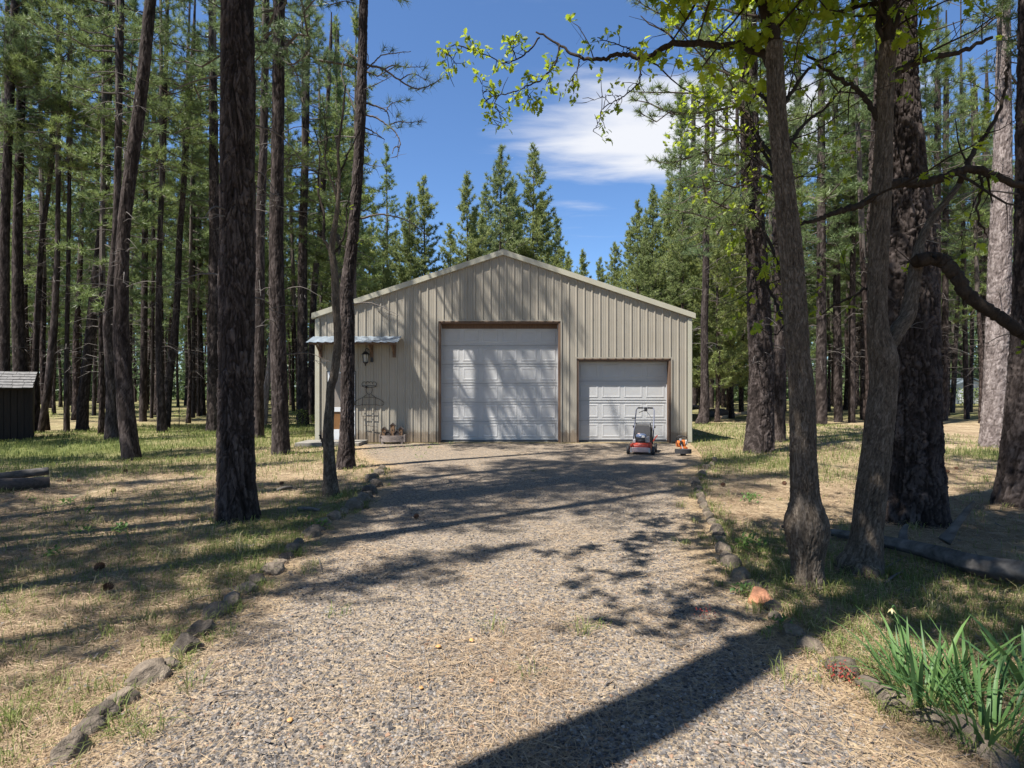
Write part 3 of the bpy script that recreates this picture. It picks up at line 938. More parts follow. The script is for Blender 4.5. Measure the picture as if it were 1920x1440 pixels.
def build_mower():
    x, y = G(1209, 853)
    t = thing('lawn_mower', 'red push lawn mower with black grass bag parked before the low roll-up door', 'lawn mower', (x, y + 0.3, 0), R(-19))
    # deck: rounded shell
    a = MB()
    bm = bmesh.new(); bmesh.ops.create_cube(bm, size=1)
    for v in bm.verts: v.co = Vector((v.co.x * 0.50, v.co.y * 0.66, v.co.z * 0.15))
    for v in bm.verts:
        if v.co.z > 0: v.co.x *= 0.86; v.co.y *= 0.9
    bmesh.ops.bevel(bm, geom=list(bm.edges), offset=0.035, segments=3, profile=0.6, affect='EDGES')
    bm.transform(Matrix.Translation((0, 0, 0.165))); a.bm(bm)
    a.lathe([(0.235, 0.235), (0.225, 0.262), (0.15, 0.275), (0, 0.275)], (0, 0.0, 0), 24)
    deck = a.obj('deck', M['red_paint'], t, smooth=True)
    a = MB(); a.box((0, -0.345, 0.125), (0.40, 0.05, 0.115), bevel=0.02); a.obj('front_bumper', M['faded'], t)
    for sx in (-1, 1):
        a = MB(); a.box((sx * 0.205, -0.31, 0.225), (0.07, 0.09, 0.075), bevel=0.02); a.obj('height_bracket', M['red_paint'], t)
        a = MB(); a.box((sx * 0.215, -0.355, 0.115), (0.045, 0.04, 0.12), bevel=0.01); a.obj('axle_cover', M['silver'], t)
    for sx in (-1, 1):
        for sy, r in ((-0.27, 0.105), (0.30, 0.12)):
            a = MB(); a.lathe([(r * .62, -0.027), (r * .93, -0.03), (r, -0.018), (r, 0.018), (r * .93, 0.03), (r * .62, 0.027), (r * .62, -0.027)], (sx * 0.295, sy, r), 24, axis='x')
            w = a.obj('wheel', M['tyre'], t, smooth=True)
            a = MB(); a.lathe([(0, -0.024), (r * .3, -0.026), (r * .35, -0.016), (r * .62, -0.018), (r * .62, 0.018), (r * .35, 0.016), (r * .3, 0.026), (0, 0.024)], (sx * 0.295, sy, r), 20, axis='x'); a.obj('rim', M['rim'], w)
            a = MB(); a.cyl((sx * 0.24, sy, r), (sx * 0.30, sy, r), 0.012); a.obj('axle', M['silver'], w)
    # engine
    a = MB(); a.lathe([(0.15, 0.27), (0.155, 0.33), (0.13, 0.345), (0, 0.345)], (0, -0.03, 0), 20)
    a.box((0, -0.05, 0.36), (0.24, 0.22, 0.12), bevel=0.03)
    eng = a.obj('engine', M['black_metal'], t)
    a = MB(); a.lathe([(0.125, 0.40), (0.13, 0.43), (0.115, 0.465), (0.07, 0.485), (0, 0.488)], (-0.01, -0.04, 0), 24); a.obj('shroud', M['blue_grey'], eng, smooth=True)
    a = MB()
    for k in range(6):
        a.box((0.145, -0.1, 0.30 + k * 0.022), (0.10, 0.12, 0.010))
    a.box((0.165, -0.1, 0.36), (0.05, 0.07, 0.14), bevel=.01)
    a.obj('cylinder_fins', M['silver'], eng)
    a = MB(); a.box((-0.165, -0.12, 0.31), (0.07, 0.10, 0.10), bevel=0.02); a.obj('muffler', M['silver'], eng)
    a = MB(); a.cyl((-0.10, 0.09, 0.41), (-0.10, 0.09, 0.475), 0.045); a.obj('fuel_cap', M['black_metal'], eng)
    a = MB(); a.box((-0.06, -0.1, 0.485), (0.06, 0.03, 0.03), bevel=.008); a.obj('pull_handle', M['faded'], eng)
    a = MB(); a.box((0.04, -0.158, 0.425), (0.085, 0.012, 0.05), bevel=.004); a.obj('engine_badge', M['white_pl'], eng)
    # bag behind the engine
    a = MB(); a.prism([(0.12, 0.22), (0.10, 0.42), (0.20, 0.66), (0.36, 0.70), (0.66, 0.52), (0.72, 0.24), (0.60, 0.16)], -0.185, 0.185, axis='x')
    bag = a.obj('grass_bag', M['bag'], t)
    a = MB()
    for sx in (-1, 1):
        a.tube(spline([(sx * 0.185, 0.13, 0.42), (sx * 0.17, 0.21, 0.675), (sx * 0.17, 0.37, 0.71), (sx * 0.18, 0.68, 0.53)], 16), 0.009, 6)
    a.tube([(-0.17, 0.215, 0.675), (0.17, 0.215, 0.675)], 0.009, 6)
    a.obj('bag_frame', M['black_metal'], bag)
    # handle
    a = MB()
    pts = [(-0.235, 0.22, 0.22), (-0.235, 0.50, 0.62), (-0.225, 0.76, 1.02), (-0.20, 0.80, 1.075), (-0.16, 0.805, 1.085), (0.16, 0.805, 1.085), (0.20, 0.80, 1.075), (0.225, 0.76, 1.02), (0.235, 0.50, 0.62), (0.235, 0.22, 0.22)]
    a.tube(pts, 0.0145, 8)
    h = a.obj('handle', M['steel_blue'], t, smooth=True)
    for sx in (-1, 1):
        a = MB(); a.tube([(sx * 0.06, 0.806, 1.086), (sx * 0.185, 0.806, 1.083)], 0.022, 8); a.obj('grip', M['bag'], h)
        a = MB(); a.lathe([(0, 0), (0.026, 0.0), (0.03, 0.02), (0.026, 0.04), (0, 0.04)], (sx * 0.24 + (0 if sx > 0 else -0.04), 0.50, 0.62), 10, axis='x'); a.obj('knob', M['black_metal'], h)
    a = MB(); a.box((0.01, 0.79, 1.05), (0.075, 0.06, 0.11), bevel=.012); a.obj('control_box', M['black_metal'], h)
    a = MB(); a.tube([(0.0, 0.76, 1.03), (-0.06, 0.72, 1.005), (-0.15, 0.70, 0.965)], 0.010, 6); a.obj('bail_lever', M['black_metal'], h)
    a = MB(); a.box((-0.275, 0.62, 0.82), (0.09, 0.03, 0.022), bevel=.006); a.obj('speed_lever', M['black_metal'], h)
    a = MB(); a.tube(spline([(0.03, 0.77, 1.0), (0.13, 0.70, 0.88), (0.19, 0.58, 0.70), (0.2, 0.40, 0.5), (0.12, 0.1, 0.40)], 22), 0.006, 5); a.obj('cable', M['black_metal'], h)
    a = MB(); a.box((0.295, 0.20, 0.36), (0.025, 0.02, 0.19), rot=Matrix.Rotation(R(35), 4, 'Y'), bevel=.005); a.obj('wheel_height_lever', M['red_paint'], t)
build_mower()

def build_trimmer():
    x, y = G(1281, 855)
    t = thing('string_trimmer', 'orange and white string trimmer lying on the gravel with its black guard foremost', 'string trimmer', (x, y, 0), R(-14))
    a = MB()
    th = np.linspace(R(180), R(360), 14)
    out = [(0.19 * math.cos(q), 0.16 * math.sin(q) + 0.05) for q in th] + [(0.06, 0.10), (-0.06, 0.10)]
    a.prism(out, 0.06, 0.16, axis='z'); a.obj('guard', M['bag'], t)
    a = MB(); a.lathe([(0, 0.0), (0.06, 0.0), (0.065, 0.03), (0.05, 0.07), (0.03, 0.12), (0, 0.12)], (0, 0.04, 0), 16); a.obj('cutting_head', M['black_metal'], t)
    a = MB(); a.tube([(0, 0.02, 0.11), (0, 0.12, 0.15), (0, 1.15, 0.19)], 0.0135, 8); a.obj('shaft', M['silver'], t)
    a = MB(); a.tube(spline([(-0.10, 0.62, 0.17), (-0.13, 0.60, 0.33), (-0.07, 0.59, 0.42), (0.09, 0.59, 0.40), (0.12, 0.60, 0.30), (0.08, 0.62, 0.18)], 24), 0.011, 7); a.obj('loop_handle', M['black_metal'], t)
    a = MB()
    a.box((-0.05, 1.02, 0.19), (0.15, 0.26, 0.15), bevel=0.04)
    a.box((0.06, 1.05, 0.20), (0.11, 0.22, 0.17), bevel=0.04)
    e = a.obj('engine_housing', M['orange'], t)
    a = MB(); a.box((0.125, 0.98, 0.235), (0.06, 0.15, 0.12), bevel=0.025); a.obj('filter_cover', M['white_pl'], e)
    a = MB(); a.cyl((-0.01, 0.86, 0.2), (-0.01, 0.93, 0.2), 0.03, 0.06); a.obj('clutch_cone', M['black_metal'], e)
    a = MB(); a.box((-0.02, 0.90, 0.30), (0.06, 0.08, 0.06), bevel=.015); a.obj('spark_plug_cover', M['silver'], e)
    a = MB(); a.box((0.05, 0.92, 0.09), (0.16, 0.14, 0.09), bevel=.03); a.obj('fuel_tank', M['orange'], e)
    a = MB(); a.lathe([(0, 0), (0.03, 0), (0.03, 0.03), (0, 0.03)], (0.12, 0.87, 0.10), 12, axis='y'); a.obj('fuel_cap', M['red_paint'], e)
build_trimmer()

# ------------------------------------------------------------------ shed at the left edge
M['shed_wood'] = simple('shaded_brown_boards', (0.020, 0.013, 0.010), 0.9, var=0.35, scale=6, stretch=(5, 5, 0.6))  # brown darkened so the shade over the shed is in its colour
M['shingle'] = simple('grey_wood_shingle', (0.14, 0.135, 0.13), 0.9, var=0.45, scale=9, bmp=0.5)  # grey lowered too, with the shed's shade in the colour
def build_shed():
    D = 17.3
    x = (58 - 960) / FPX * D
    z0 = float(hgt(x, D)) - 0.03
    t = thing('shed', 'small dark board shed with a grey shingle roof cut by the left edge', 'shed', (x, D, z0), R(37))
    w, dp, hf, hb = 2.6, 1.7, 1.60, 2.02
    # local: right front corner at origin, wall runs to -x
    rnd = random.Random(4)
    bw = 0.155
    n = int(w / bw)
    for k in range(n):
        a = MB(); a.box((-bw * (k + 0.5), -0.005 - rnd.random() * .008, hf / 2), (bw - 0.010, 0.022, hf), bevel=0.003); a.obj('board', M['shed_wood'], t)
    for k in range(int(dp / bw)):
        yy = bw * (k + .5) + 0.01
        hh = hf + (hb - hf) * yy / dp - 0.03
        a = MB(); a.box((-0.01 + rnd.random() * .008, yy, hh / 2), (0.022, bw - .01, hh), bevel=.003); a.obj('board', M['shed_wood'], t)
    a = MB(); a.box((-w / 2, dp / 2 + .03, hf / 2 - .02), (w - .07, dp - .08, hf - .05)); a.obj('inner_wall', M['dark'], t)
    a = MB(); a.box((0.012, -0.012, hf / 2), (0.07, 0.07, hf - .01), bevel=.004); a.obj('corner_post', M['shed_wood'], t)
    ang = math.atan2(hb - hf, dp)
    rows = 6
    L = (dp + 0.45) / math.cos(ang)
    rf = MB(); rf.box((0, L / 2, -0.02), (w + .12, L, 0.03))
    roof = rf.obj('roof', M['shed_wood'], t, loc=(-w / 2, -0.22, hf + 0.0))
    roof.rotation_euler = (ang, 0, 0)
    for r in range(rows):
        s = L / rows
        xx = -(w + .12) / 2
        while xx < (w + .12) / 2 - 0.03:
            sw = min(0.19 + rnd.random() * 0.14, (w + .12) / 2 - xx)
            a = MB(); a.box((xx + sw / 2, s * (r + .5) - 0.03 - rnd.random() * .02, 0.012 + rnd.random() * .006), (sw - .008, s + .07, 0.014), rot=Matrix.Rotation(R(-3.2), 4, 'X'))
            a.obj('shingle', M['shingle'], roof)
            xx += sw
build_shed()

# ------------------------------------------------------------------ a white outbuilding far off on the right
def build_far_house():
    D = 62.0
    x = (1822 - 960) / FPX * D
    t = thing('white_outbuilding', 'small white gabled building far off between the right trunks', 'building', (x, D, 0), R(-20))
    w, d, h, rh = 4.2, 5, 1.75, 2.75
    a = MB(); a.prism([(-w / 2, 0), (w / 2, 0), (w / 2, h), (0, rh - .08), (-w / 2, h)], 0, d); a.obj('wall', M['white_frame'], t)
    for s in (-1, 1):
        a = MB(); a.prism([(0, rh), (s * (w / 2 + .3), h - .15), (s * (w / 2 + .3), h - .06), (0, rh + .1)], -0.3, d + .3); a.obj('roof', M['galv'], t)
    a = MB(); a.box((0, -0.02, 0.85), (1.6, 0.04, 1.6)); a.obj('door', M['white_door'], t)
build_far_house()

# ------------------------------------------------------------------ stones along the drive
def mat_stone(name, a, b_, c_):
    m, nt, b, o = newmat(name)
    n1 = noise(nt, 5, 6, 0.65); n2 = noise(nt, 35, 4, 0.75)
    c = ramp(nt, n1, [(0.3, a), (0.55, b_), (0.78, c_)])
    c = mixc(nt, 0.6, c, ramp(nt, n2, [(0.3, (0.55, 0.54, 0.52)), (0.7, (1.35, 1.33, 1.3))]), 'MULTIPLY')
    oi = nt.nodes.new('ShaderNodeObjectInfo')
    c = mixc(nt, 1.0, c, ramp(nt, oi.outputs['Random'], [(0, (0.75, 0.72, 0.70)), (0.5, (1.25, 1.18, 1.1)), (1, (1.8, 1.66, 1.48))]), 'MULTIPLY')
    nt.links.new(c, b.inputs['Base Color'])
    b.inputs['Roughness'].default_value = 0.95
    b.inputs['Specular IOR Level'].default_value = 0.2
    bump(nt, b, n2, 1.0, 0.02)
    return m
M['stone'] = mat_stone('basalt_stone', (0.07, 0.061, 0.052), (0.145, 0.126, 0.107), (0.30, 0.265, 0.215))
M['red_stone'] = mat_stone('reddish_stone', (0.22, 0.10, 0.06), (0.38, 0.20, 0.13), (0.48, 0.30, 0.21))

def stone_mesh(seed, sx, sy, sz, name='stone', mat='stone', sub=4):
    bm = bmesh.new()
    bmesh.ops.create_icosphere(bm, subdivisions=sub, radius=1.0)
    rnd = random.Random(seed)
    planes = []
    for k in range(9):
        v = Vector((rnd.gauss(0, 1), rnd.gauss(0, 1), rnd.gauss(0, 1) + .2)).normalized()
        planes.append((v, 0.58 + rnd.random() * 0.32))
    P = np.array([v.co[:] for v in bm.verts])
    for (v, d) in planes:            # chop soft flats
        s = P @ np.array(v[:])
        over = np.clip(s - d, 0, None) * 0.9
        P -= over[:, None] * np.array(v[:])
    nn = fbm(P[:, 0] * 1.7 + seed, P[:, 1] * 1.7 + P[:, 2] * 1.3, seed, 4) - 0.5
    n2 = fbm(P[:, 0] * 6 + seed, P[:, 1] * 6 + P[:, 2] * 5, seed + 3, 3) - 0.5
    P *= (1 + 0.32 * nn + 0.13 * n2)[:, None]
    for v, p in zip(bm.verts, P):
        v.co = Vector((p[0] * sx, p[1] * sy, p[2] * sz))
    mb = MB(); mb.bm(bm)
    return mb.mesh(name, M[mat], smooth=True)

LEFT_STONES = [(118, 1428, 74), (150, 1388, 70), (185, 1356, 64), (215, 1330, 66), (268, 1288, 78), (310, 1262, 48), (342, 1230, 64), (368, 1196, 56), (395, 1160, 50),
               (430, 1137, 42), (456, 1115, 46), (479, 1097, 38), (506, 1079, 46), (522, 1062, 30), (545, 1038, 38), (558, 1024, 26), (579, 1008, 42), (602, 988, 34),
               (623, 976, 30), (643, 966, 26), (661, 957, 40), (677, 943, 38), (690, 928, 34), (703, 914, 28), (696, 902, 30), (708, 893, 26), (714, 883, 22)]
RIGHT_STONES = [(1885, 1440, 84), (1822, 1400, 80), (1760, 1370, 74), (1692, 1342, 80), (1640, 1306, 58), (1586, 1270, 70), (1528, 1222, 58), (1458, 1168, 34), (1455, 1148, 38), (1428, 1136, 52),
                (1393, 1088, 44), (1373, 1066, 44), (1360, 1040, 40), (1354, 1018, 30), (1346, 1003, 34), (1340, 986, 26), (1332, 970, 26), (1324, 955, 26), (1316, 936, 26),
                (1311, 922, 22), (1306, 908, 24), (1318, 893, 20), (1326, 880, 18), (1340, 866, 18)]
ORD = ['first', 'second', 'third', 'fourth', 'fifth', 'sixth', 'seventh', 'eighth', 'ninth', 'tenth', 'eleventh', 'twelfth', 'thirteenth', 'fourteenth', 'fifteenth',
       'sixteenth', 'seventeenth', 'eighteenth', 'nineteenth', 'twentieth', 'twenty-first', 'twenty-second', 'twenty-third', 'twenty-fourth', 'twenty-fifth', 'twenty-sixth', 'twenty-seventh', 'twenty-eighth']
def build_stones():
    rnd = random.Random(11)
    for side, lst0 in (('left', LEFT_STONES), ('right', RIGHT_STONES)):
        lst = []
        for a, b in zip(lst0, lst0[1:] + [None]):
            lst.append(a)
            if b is None: break
            A, B = G(a[0], a[1]), G(b[0], b[1])
            sa, sb = a[2] * A[1] / FPX / 2, b[2] * B[1] / FPX / 2
            if math.hypot(A[0] - B[0], A[1] - B[1]) > 1.75 * (sa + sb):
                lst.append(((a[0] + b[0]) / 2 + rnd.uniform(-3, 3), (a[1] + b[1]) / 2, (a[2] + b[2]) / 2 * rnd.uniform(.75, 1.0)))
        n = len(lst)
        for k, (px, py, w) in enumerate(lst):
            x, y = G(px, py)
            s = w * y / FPX / 2 * 0.97
            red = (px == 1428)
            # rocks lie along the edge, in line with it
            nx, ny = lst[min(k + 1, n - 1)][:2]; qx, qy = lst[max(k - 1, 0)][:2]
            a, b = G(nx, ny), G(qx, qy)
            ang = math.atan2(a[1] - b[1], a[0] - b[0])
            L = s * rnd.uniform(1.0, 1.16)
            me = stone_mesh(100 + k + (500 if side == 'right' else 0), L, s * rnd.uniform(0.85, 1.0), s * rnd.uniform(0.72, 0.95), mat='red_stone' if red else 'stone')
            o = put('border_stone', me)
            o.location = (x, y + s * 0.55, float(hgt(x, y)) + s * 0.22)
            o.rotation_euler = (rnd.uniform(-.15, .15), rnd.uniform(-.15, .15), ang + rnd.uniform(-.35, .35))
            if red: lab = 'reddish rounded stone in the right edging near the burled oak'
            elif k < n // 2: lab = '%s stone from the near end of the %s driveway edging' % (ORD[k], side)
            else: lab = '%s stone from the garage end of the %s driveway edging' % (ORD[n - 1 - k], side)
            tag(o, lab, 'stone', 'stones edging the %s of the drive' % side)
build_stones()

# ------------------------------------------------------------------ fallen logs
M['grey_wood'] = simple('bleached_log_wood', (0.105, 0.097, 0.09), 0.95, var=0.5, scale=4, bmp=0.5, stretch=(0.5, 3, 3), spec=.1)
M['log_dark'] = simple('dark_log_bark', (0.075, 0.058, 0.048), 0.95, var=0.4, scale=8, bmp=0.6, stretch=(0.7, 4, 4))
M['cut_wood'] = simple('pale_split_wood', (0.42, 0.30, 0.19), 0.9, var=0.3, scale=8)

def log_mb(pts, rad, sides, seed, amp=0.12):
    P = spline(np.column_stack([np.array(pts, float), rad]), 60)
    V, Q, T = tube_np(P[:, :3], P[:, 3], sides, True)
    n = len(P)
    j = np.tile(np.arange(sides), n); i = np.repeat(np.arange(n), sides)
    th = j / sides * 2 * PI
    d = fbm(np.cos(th) * 1.6 + i * 0.06, np.sin(th) * 1.6 + seed, seed, 4) - 0.5
    d += 0.5 * (vnoise(th * 6 / 1.0 * 0 + np.cos(th * 1) * 5 + 9, np.sin(th) * 5 + i * 0.02, seed + 5) - 0.5)
    c = np.repeat(P[:, :3], sides, 0)
    k = n * sides
    V[:k] = c + (V[:k] - c) * (1 + amp * 2 * d)[:, None]
    mb = MB(); mb.add(V, T, Q)
    return mb

def build_logs():
    def gp(px, py, dz):
        x, y = G(px, py); return (x, y, float(hgt(x, y)) + dz)
    # two logs lying together at the left edge
    a = log_mb([gp(-60, 930, .09), gp(20, 925, .09), gp(92, 918, .085)], [0.115, 0.11, 0.10], 18, 3)
    tag(a.obj('fallen_log', M['log_dark'], smooth=True), 'dark log on the ground below the bleached one at the left edge', 'log', 'two logs at the left edge')
    x0 = np.array(gp(-60, 926, .17)); x1 = np.array(gp(86, 912, .235))
    x0[1] += .05; x1[1] += .05
    a = log_mb([x0, (x0 + x1) / 2, x1], [0.06, 0.065, 0.062], 16, 5)
    tag(a.obj('fallen_log', M['grey_wood'], smooth=True), 'bleached grey log resting on top of the dark log at the left edge', 'log', 'two logs at the left edge')
    # the weathered trunk on the right with its upright stub
    t = thing('fallen_log', 'weathered grey fallen trunk with an upright broken stub, right of the forked oak', 'log', (0, 0, 0))
    a = log_mb([gp(1466, 990, .03), gp(1540, 1004, .06), gp(1640, 1022, .07), gp(1740, 1046, .10), gp(1830, 1075, .12), gp(1925, 1096, .14), gp(2010, 1120, .14)], [0.016, 0.032, 0.052, 0.07, 0.085, 0.095, 0.10], 30, 9, 0.32)
    a.obj('trunk', M['grey_wood'], t, smooth=True)
    D = base_D(1035)
    p0 = W(1770, 1015, D); p1 = W(1792, 985, D); p2 = W(1815, 955, D); p3 = W(1826, 940, D - .05)
    a = log_mb([p0, p1, p2, p3], [0.055, 0.036, 0.026, 0.010], 12, 4, .25)
    a.obj('stub', M['grey_wood'], t, smooth=True)
    q = W(1690, 1005, D + .3)
    a = log_mb([q + np.array([0, 0, -.12]), q + np.array([.02, 0, .04]), q + np.array([.06, 0, .12])], [0.05, 0.035, 0.015], 10, 6, .2)
    a.obj('stub', M['grey_wood'], t, smooth=True)
    # logs and split wood in the clearing right of the garage
    specs = [((1290, 768), (1316, 769), 0.16, 'grey_wood', 'pale log end showing just right of the garage corner'),
             ((1324, 783), (1362, 778), 0.17, 'log_dark', 'dark log behind the curved trunk right of the garage'),
             ((1350, 786), (1408, 774), 0.10, 'cut_wood', 'pale split pole slanting beside the dark log'),
             ((1330, 772), (1358, 771), 0.09, 'log_dark', 'thin dark log lying behind the thicker dark log')]
    for k, (a0, a1, r, mt, lab) in enumerate(specs):
        b0 = gp(a0[0], a0[1], r * .8); b1 = gp(a1[0], a1[1], r * .8)
        mid = [(u + v) / 2 for u, v in zip(b0, b1)]
        mb = log_mb([b0, mid, b1], [r, r, r * .9], 14, 20 + k)
        tag(mb.obj('fallen_log', M[mt], smooth=True), lab, 'log', 'logs in the clearing')
build_logs()

# ------------------------------------------------------------------ trees : trunks
def worley(u, v, nu, seed):
    """F1, F2 of a jittered grid; u periodic with nu cells"""
    iu = np.floor(u).astype(np.int64); iv = np.floor(v).astype(np.int64)
    f1 = np.full(u.shape, 9.0); f2 = np.full(u.shape, 9.0); cid = np.zeros(u.shape)
    for a in (-1, 0, 1):
        for b in (-1, 0, 1):
            ca = iu + a; cb = iv + b
            h1 = hash2(ca % nu, cb, seed); h2 = hash2(ca % nu, cb, seed + 77)
            d = np.hypot(ca + h1 - u, cb + h2 - v)
            new = d < f1
            f2 = np.where(new, f1, np.minimum(f2, d))
            cid = np.where(new, hash2(ca % nu, cb, seed + 5), cid)
            f1 = np.where(new, d, f1)
    return f1, f2, cid

def bark_trunk(ctrl, seed, sides=110, dz=0.022, fine_to=7.5, plate=(0.085, 0.26), amp=0.10, flare=0.35, lump=0.05, crackw=0.22, coarse=0.25):
    """ctrl rows x,y,z,r from the ground up -> MB with real plates of bark; attribute bark"""
    C = np.array(ctrl, float)
    P = spline(C, 400)
    s = np.concatenate([[0], np.cumsum(np.linalg.norm(np.diff(P[:, :3], axis=0), axis=1))])
    tot = s[-1]
    ss = np.concatenate([np.arange(0, min(fine_to, tot), dz), np.arange(min(fine_to, tot), tot, coarse), [tot]])
    P = np.stack([np.interp(ss, s, P[:, k]) for k in range(4)], 1)
    n = len(P)
    T, U, Wv = frames(P[:, :3])
    th = np.linspace(0, 2 * PI, sides, endpoint=False)
    TH, S = np.meshgrid(th, ss)
    r0 = P[:, 3][:, None]
    rm = np.median(P[:, 3])
    nu = max(6, int(round(2 * PI * rm / plate[0])))
    cx_, sx_ = np.cos(TH), np.sin(TH)
    k_ = nu / (2 * PI)
    w1 = fbm(cx_ * k_ * .5 + seed, sx_ * k_ * .5 + S / plate[1] * .55, seed, 3) - 0.5
    w2 = fbm(cx_ * k_ * .5 - seed, sx_ * k_ * .5 + S / plate[1] * .8 + 40, seed + 4, 3) - 0.5
    u = TH / (2 * PI) * nu + w1 * 2.6
    v = S / plate[1] + w2 * 2.4 + 0.5 * np.sin(TH * 3 + seed)
    f1, f2, cid = worley(u, v, nu, seed)
    crack = smooth01(0.0, crackw * .7, f2 - f1)
    g1, g2, cid2 = worley(u * 2 + 0.3, v * 2.3, nu * 2, seed + 31)
    crack2 = smooth01(0.0, 0.16, g2 - g1)
    flake = fbm(u * 2.6 + cid * 9, v * 4.0, seed + 9, 3) - 0.5
    # long furrows that run up the stem
    fu = fbm(cx_ * k_ * 1.1 + w1, sx_ * k_ * 1.1 + S / plate[1] * .33 + 7, seed + 15, 3)
    furrow = smooth01(0.0, 0.16, np.abs(fu - 0.5) * 2)
    bark = np.clip(0.22 * crack + 0.22 * furrow + 0.16 * crack2 + 0.40 * (cid - 0.5) * crack + 0.8 * flake, 0, 1)
    disp = amp * (0.45 * crack * furrow + 0.35 * furrow + 0.20 * crack2 * crack + 0.45 * (cid - .5) * crack + 0.7 * flake * crack - 0.6)
    lobes = 1 + flare * np.exp(-S / 0.28) * (1.0 + 0.45 * np.sin(TH * 5 + seed) + 0.25 * np.sin(TH * 3 + 2 * seed)) * 0.6
    lump_n = lump * (fbm(np.cos(TH) * 1.2 + 3, np.sin(TH) * 1.2 + S * 1.2 + seed, seed + 2, 3) - 0.5) * 2
    # absolute relief keeps its size up the stem
    rr = r0 * (lobes + lump_n) + disp * np.minimum(rm, r0 * 1.6)
    ring = np.cos(TH)[..., None] * U[:, None, :] + np.sin(TH)[..., None] * Wv[:, None, :]
    V = (P[:, None, :3] + ring * rr[..., None]).reshape(-1, 3)
    i = np.arange(n - 1)[:, None]; j = np.arange(sides)[None, :]; k = (j + 1) % sides
    Q = np.stack([i * sides + j, i * sides + k, (i + 1) * sides + k, (i + 1) * sides + j], -1).reshape(-1, 4)
    mb = MB(); mb.add(V, None, Q, 0, bark.ravel())
    return mb

# ------------------------------------------------------------------ trees : needles and crowns
def needles(mb, P, Dr, k, length, width, spread, rng, mat=0, tone=None, back=0.12):
    """bursts of needles at points P facing Dr"""
    P = np.asarray(P, float).reshape(-1, 3); Dr = np.asarray(Dr, float).reshape(-1, 3)
    n = len(P)
    if n == 0: return
    tone = rng.random(n) if tone is None else tone
    P = np.repeat(P, k, 0); Dk = np.repeat(Dr, k, 0); tn = np.repeat(tone, k)
    m = n * k
    rv = rng.normal(size=(m, 3)); rv /= np.linalg.norm(rv, axis=1, keepdims=True)
    d = Dk * (1 - spread) + rv * spread + np.array([0, 0, 0.10])
    d /= np.linalg.norm(d, axis=1, keepdims=True)
    side = np.cross(d, rng.normal(size=(m, 3))); side /= np.linalg.norm(side, axis=1, keepdims=True) + 1e-9
    L = length * (0.75 + 0.5 * rng.random(m))[:, None]
    b = P - Dk * (rng.random(m) * back)[:, None]
    w = width * 0.5
    V = np.stack([b - side * w, b + side * w, b + d * L], 1).reshape(-1, 3)
    T = np.arange(m * 3).reshape(-1, 3)
    mb.add(V, T, None, mat, np.repeat(tn, 3))

def unit(v):
    v = np.asarray(v, float); return v / (np.linalg.norm(v) + 1e-9)

def pine_branch(wood, tipP, tipD, p0, az, elev, L, r, rng, twig_gap=0.26, droop=0.18, bare=0.3, sides=4, sub=True):
    """one limb with side twigs; tuft points are appended to tipP, tipD"""
    h = np.array([math.cos(az), math.sin(az), 0.0])
    n = 7
    t = np.linspace(0, 1, n)
    wig = rng.normal(size=(n, 3)) * 0.035 * L * t[:, None]
    pts = np.array(p0)[None, :] + h * (L * t)[:, None] * math.cos(elev)
    pts[:, 2] += L * t * math.sin(elev) - droop * L * (t * (1 - t)) * 1.6 + 0.10 * L * t ** 3
    pts += wig
    wood.tube(pts, np.linspace(r, r * 0.28, n), sides, False, 1)
    tipP.append(pts[-1]); tipD.append(unit(pts[-1] - pts[-2]))
    s = bare * L
    while s < L * 0.97:
        f = s / L
        q = np.array([np.interp(f, t, pts[:, k]) for k in range(3)])
        dr = unit(pts[min(n - 1, int(f * (n - 1)) + 1)] - pts[int(f * (n - 1))])
        for sg in (-1, 1):
            if rng.random() < 0.15: continue
            ln = (0.22 + 0.42 * (1 - f)) * min(1.0, L / 1.6) * rng.uniform(0.6, 1.2)
            sd = unit(np.cross(dr, [0, 0, 1])) * sg
            d = unit(dr * rng.uniform(0.5, 1.0) + sd * rng.uniform(0.6, 1.0) + np.array([0, 0, rng.uniform(-.1, .45)]))
            e = q + d * ln
            e2 = e + np.array([0, 0, 0.06 * ln])
            if sub: wood.tube([q, (q + e) / 2 - np.array([0, 0, .02]), e2], [r * .3, r * .22, r * .14], 3, False, 1)
            tipP.append(e2); tipD.append(unit(e2 - q + np.array([0, 0, .12])))
            if ln > 0.34:
                m = q + (e - q) * 0.55
                tipP.append(m); tipD.append(unit(d + np.array([0, 0, .5])))
        s += twig_gap * rng.uniform(0.7, 1.3)

